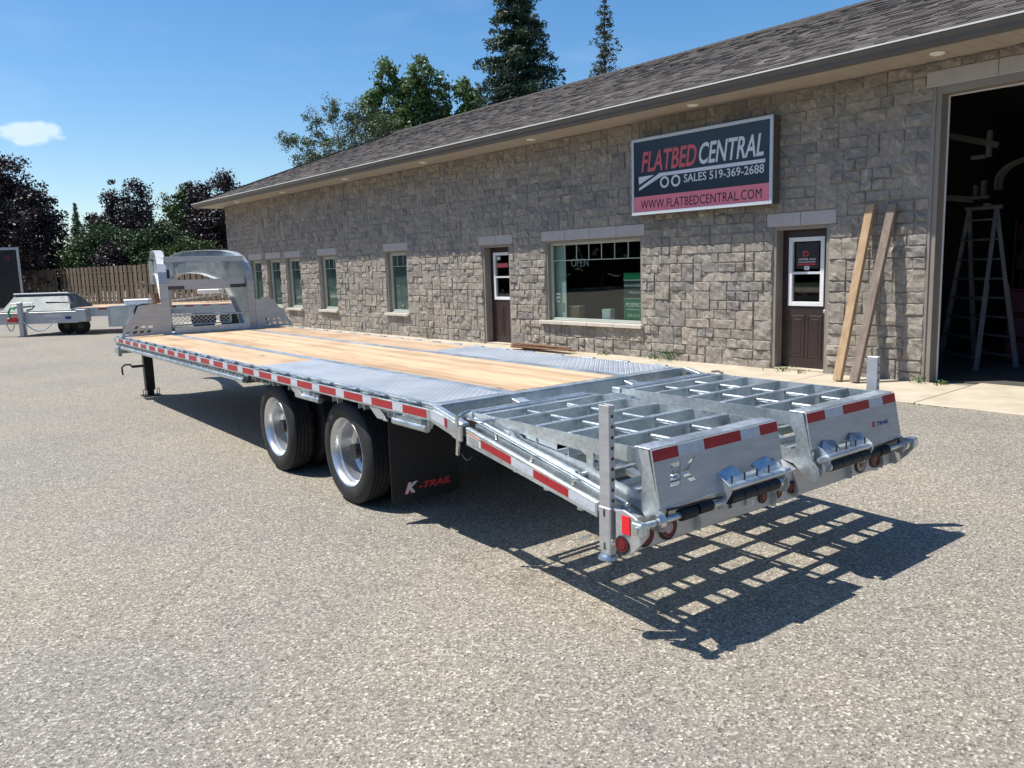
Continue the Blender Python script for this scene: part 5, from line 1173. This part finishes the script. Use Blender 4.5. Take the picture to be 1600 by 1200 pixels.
def far(loc, ells, k):
    c = np.array((-2.764, -4.485)); q = c + (np.array(loc[:2]) - c) * k
    return (q[0], q[1], 0), [(a * k, b_ * k, 1.92 + (z - 1.92) * k, rx * k, ry * k, rz * k) for a, b_, z, rx, ry, rz in ells]
def deciduous(name, label, loc, ells, mat, n_cl, n_lf, rcl, ls, seed, th=3.0, bark='pole', group=None, shell=.5, aspect=.62, mix=None, branches=14, tr=.16):
    rs = np.random.RandomState(seed); o = thing(name, label, 'tree', loc, 0, group)
    P, rv, C = crown_pts(ells, n_cl, n_lf, rcl, rs, shell=shell)
    P[:, 2] = np.maximum(P[:, 2], .15)
    if mix:
        sel = mix[1](P); quads_obj('crown', leaf_quads(P[~sel], ls, aspect, rs=rs), rv[~sel], mat, o); quads_obj('green_crown', leaf_quads(P[sel], ls, aspect, rs=rs), rv[sel], mix[0], o)
    else: quads_obj('crown', leaf_quads(P, ls, aspect, rs=rs), rv, mat, o)
    top = max(e[2] + e[5] for e in ells); mb = MB(); h = top * .86
    mb.tube([(0, 0, 0), (.03, .02, h * .3), (-.04, .05, h * .6), (.02, 0, h)], [tr, tr * .8, tr * .5, tr * .12], 9)
    for c in C[rs.choice(len(C), min(branches, len(C)), replace=False)]:
        z0 = max(.8, c[2] * rs.uniform(.35, .7)); z0 = min(z0, h * .85); mid = np.array([c[0] * .5, c[1] * .5, (z0 + c[2]) / 2 + .1])
        mb.tube([(0, 0, z0), tuple(mid), tuple(c)], [tr * .38, tr * .2, tr * .06], 6)
    mb.build('trunk', bark, o, smooth=True); return o
def conifer(name, label, loc, Ht, Rb, mat, seed, z0=.08, dens=1.0, ls=.12, gap=.0, top_pow=.85, group=None, wob=.3):
    rs = np.random.RandomState(seed); o = thing(name, label, 'tree', loc, 0, group); Ps, rvs = [], []; z = Ht * z0; mb = MB()
    mb.tube([(0, 0, 0), (0, 0, Ht * .5), (0, 0, Ht * .985)], [Ht * .014, Ht * .008, .015], 8)
    while z < Ht * .985:
        t = (z / Ht - z0) / (1 - z0); Lb = Rb * (1 - t) ** top_pow + .06; nb = max(4, int(7 * dens))
        for k in range(nb):
            a = rs.uniform(0, 6.283); l = Lb * rs.uniform(1 - wob * 1.6, 1 + wob); 
            if rs.uniform() < gap: continue
            droop = rs.uniform(.15, .45); n = max(5, int(l * 26 * dens)); u = rs.uniform(.12, 1, n) ** .8
            r = u * l; zz = z + .25 * r - droop * r * r / max(Lb, .4) * .9 + .12 * np.maximum(0, u - .8) * l
            sp = .10 + .13 * l * (1 - np.abs(u - .55)); lat = rs.normal(size=n) * sp * .55
            X = np.stack([r * math.cos(a) - lat * math.sin(a), r * math.sin(a) + lat * math.cos(a), zz - np.abs(rs.normal(size=n)) * .12 * (1 + l * .3)], 1)
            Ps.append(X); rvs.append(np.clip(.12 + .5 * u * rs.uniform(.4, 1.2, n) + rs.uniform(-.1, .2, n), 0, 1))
            if rs.uniform() < .5: mb.tube([(0, 0, z), (r.max() * .9 * math.cos(a), r.max() * .9 * math.sin(a), float(zz[np.argmax(r)]))], [.03, .008], 4)
        z += Ht * .016 + .06
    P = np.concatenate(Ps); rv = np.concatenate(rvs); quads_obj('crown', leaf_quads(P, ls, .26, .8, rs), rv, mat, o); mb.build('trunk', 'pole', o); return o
# far-left maples and what stands between them
deciduous('maple_tree', 'big dark maroon maple at the far left above the black trailer', (5.2, 70.9, 0), [(.6, -.4, 10.0, 1.3, 1.5, 2.0), (-.6, .6, 9.4, 1.8, 1.8, 2.0), (2.2, -1.7, 7.4, 1.5, 1.6, 2.0), (-2, 1.5, 7.4, 2.6, 2.6, 2.6), (.8, -.6, 7.6, 2.2, 2.2, 2.4), (1.6, -1.2, 5.0, 2.8, 2.8, 3.0), (-1, 1, 4.4, 3.4, 3.4, 3.6), (2.6, -2.0, 3.0, 2.4, 2.4, 2.8), (-4.6, 3.6, 5.6, 3.0, 3.0, 4.4), (-7, 5.4, 6.5, 3, 3, 3.6)], 'lf_maple', 800, 80, .36, .12, 3, shell=.55, tr=.3)
deciduous('maple_tree', 'dark maroon maple with twin tops in the middle of the left treeline', (13.6, 68.7, 0), [(-.8, .6, 8.3, .7, .8, 1.4), (.9, -.7, 8.2, .95, .95, 1.6), (-.2, .1, 6.6, 1.8, 1.8, 1.7), (.3, -.2, 5.0, 2.3, 2.3, 2.2), (-1.9, 1.5, 6.2, .9, .9, 1.1), (.6, -.4, 3.2, 2.6, 2.6, 2.6), (2.2, -1.7, 4.6, 1.2, 1.2, 1.4)], 'lf_maple', 480, 70, .30, .105, 4, shell=.45, tr=.24)
deciduous('maple_tree', 'maroon maple beside the building corner, its left side green', (15.9, 54.6, 0), [(1.0, -.8, 8.1, .8, .8, 1.1), (-.5, .4, 7.3, 1.1, 1.1, 1.2), (2.0, -1.5, 6.9, .9, .9, 1.1), (.3, -.2, 5.6, 2.0, 2.0, 1.9), (.5, -.4, 3.6, 2.4, 2.4, 2.4), (-1.6, 1.25, 6.5, 1.0, 1.0, 1.5), (2.2, -1.7, 5.2, 1.3, 1.3, 1.7)], 'lf_maple', 480, 70, .26, .09, 5, shell=.45, tr=.22,
          mix=('lf_green', lambda P: (P[:, 0] * .789 - P[:, 1] * .613 < -1.15) & (P[:, 2] > 4.8)))
deciduous('shrub_tree', 'broad mid-green bush behind the fence left of the twin-topped maple', *far((9.6, 61.3, 0), [(0, 0, 3.0, 1.9, 1.9, 2.4), (.5, -.4, 4.6, 1.2, 1.2, 1.3), (1.4, -1.0, 3.8, 1.4, 1.4, 1.6), (-.9, .7, 2.6, 1.2, 1.2, 2.0)], 1.07), 'lf_shrub', 620, 30, .28, .10, 6, shell=.5)
deciduous('shrub_tree', 'dark green bush behind the fence right of the twin-topped maple', *far((13.3, 57.3, 0), [(-.4, .3, 3.2, 1.6, 1.6, 2.0), (.2, -.1, 4.8, .9, .9, 1.1), (1.3, -1.0, 3.6, 1.3, 1.3, 1.9), (-1.5, 1.2, 3.6, 1.0, 1.0, 1.5)], 1.06), 'lf_shrub', 560, 30, .28, .10, 7, shell=.5)
deciduous('shrub_tree', 'low olive bush in front of the maple at the building corner', *far((12.9, 50.2, 0), [(0, 0, 2.4, 1.4, 1.4, 1.9), (.9, -.7, 3.0, 1.0, 1.0, 1.2), (-1.2, .9, 2.5, 1.0, 1.0, 1.3)], 1.04), 'lf_green', 420, 28, .24, .09, 8, shell=.5)
deciduous('shrub_tree', 'low maroon bush behind the fence at the foot of the twin-topped maple', *far((10.2, 56.9, 0), [(0, 0, 2.6, 1.3, 1.3, 1.8), (.6, -.5, 3.2, .9, .9, 1.1)], 1.10), 'lf_maple', 380, 26, .24, .10, 9, shell=.5)
conifer('spruce_tree', 'slim pointed spruce between the two left maples', (16.1, 103.8, 0), 10.9, 1.5, 'lf_spruce', 21, ls=.2)
conifer('spruce_tree', 'shorter slim spruce just right of the pointed one', (18.4, 101, 0), 8.6, 1.5, 'lf_spruce2', 22, ls=.2)
conifer('spruce_tree', 'narrow spruce spire right of the twin-topped maple', (23.9, 102, 0), 10.8, 1.7, 'lf_spruce', 23, ls=.2)
conifer('spruce_tree', 'bushy spruce beside the narrow spire', (25.6, 98, 0), 8.4, 2.2, 'lf_spruce', 24, ls=.22)
conifer('spruce_tree', 'squat green spruce left of the maple at the building corner', (25.0, 88, 0), 8.0, 2.6, 'lf_spruce', 25, ls=.22)
# behind the building
deciduous('birch_tree', 'thin-leaved drooping birch showing over the low end of the roof', (18.1, 36.2, 0), [(-1.6, 1.3, 9.5, .7, .7, 1.3), (-.7, .5, 10.4, .6, .6, 1.0), (.3, -.2, 10.0, .7, .7, 1.3), (-2.7, 2.1, 9.0, .8, .8, .5), (-1.7, 1.4, 7.8, 1.2, 1.2, 1.1), (1.1, -.9, 9.6, .9, .9, 1.4), (0, 0, 8.2, 2.0, 2.0, 1.8), (2.0, -1.6, 8.8, 1.0, 1.0, 1.5)], 'lf_birch', 330, 62, .17, .060, 31, bark='birch', shell=.1, branches=110, tr=.10, aspect=.5)
deciduous('poplar_tree', 'tall glossy green poplar rising behind the roof', (22.2, 36.5, 0), [(-1.0, .8, 12.5, .6, .6, 1.0), (.5, -.4, 13.0, .65, .65, 1.1), (0, 0, 11.4, 1.2, 1.2, 1.4), (-1.7, 1.35, 11.0, .6, .6, 1.1), (1.25, -1.0, 11.4, .6, .6, 1.4), (0, 0, 9.2, 1.8, 1.8, 2.0), (-1.2, 1, 9.6, 1.0, 1.0, 1.4), (1.4, -1.1, 9.2, .8, .8, 1.6)], 'lf_poplar', 430, 80, .20, .080, 32, shell=.45, branches=40, tr=.14, aspect=.8)
deciduous('poplar_tree', 'small separate poplar top right of the tall poplar', (24.6, 34.7, 0), [(-.1, 0, 11.9, .4, .4, .6), (.4, -.3, 11.0, .6, .6, .7), (-.1, .1, 10.0, .65, .65, 1.0)], 'lf_poplar', 80, 70, .17, .080, 33, shell=.35, branches=16, tr=.07, aspect=.8)
conifer('spruce_tree', 'tall full spruce behind the middle of the roof, its top cut by the frame', (23.4, 28.3, 0), 17.7, 3.2, 'lf_spruce', 41, ls=.135, dens=2.5, gap=.10, top_pow=.70, wob=.42)
conifer('spruce_tree', 'thin sparse spruce rising behind the right part of the roof', (30.9, 29.7, 0), 17.2, 2.7, 'lf_spruce2', 42, ls=.115, dens=1.35, gap=.22, top_pow=.9, wob=.45)
# woodland behind the photographer, reflected in the glass and metal
ns_ = 15000; ang = rng.uniform(1.75, 6.28 + .12, ns_); rad = rng.uniform(48, 75, ns_); hh = rng.uniform(0, 1, ns_) * (9 + 3.5 * np.sin(ang * 7) + 2.0 * np.sin(ang * 19))
C_ = np.stack([rad * np.cos(ang), rad * np.sin(ang) - 4, hh], 1); tl = quads_obj('woodland', leaf_quads(C_, 1.3, .8), rng.uniform(0, .8, ns_), 'lf_shrub')
tag(tl, 'dark green woodland across the yard', 'woodland', kind='stuff')
gs = MB(); gs.add([(-75, -95, .004), (75, -95, .004), (75, -30, .004), (-75, -30, .004), (-75, -29.9, .004), (-26, -29.9, .004), (-26, 60, .004), (-75, 60, .004)], [(0, 1, 2, 3), (4, 5, 6, 7)]); lw = gs.build('lawn', 'grass'); lw['kind'] = 'structure'
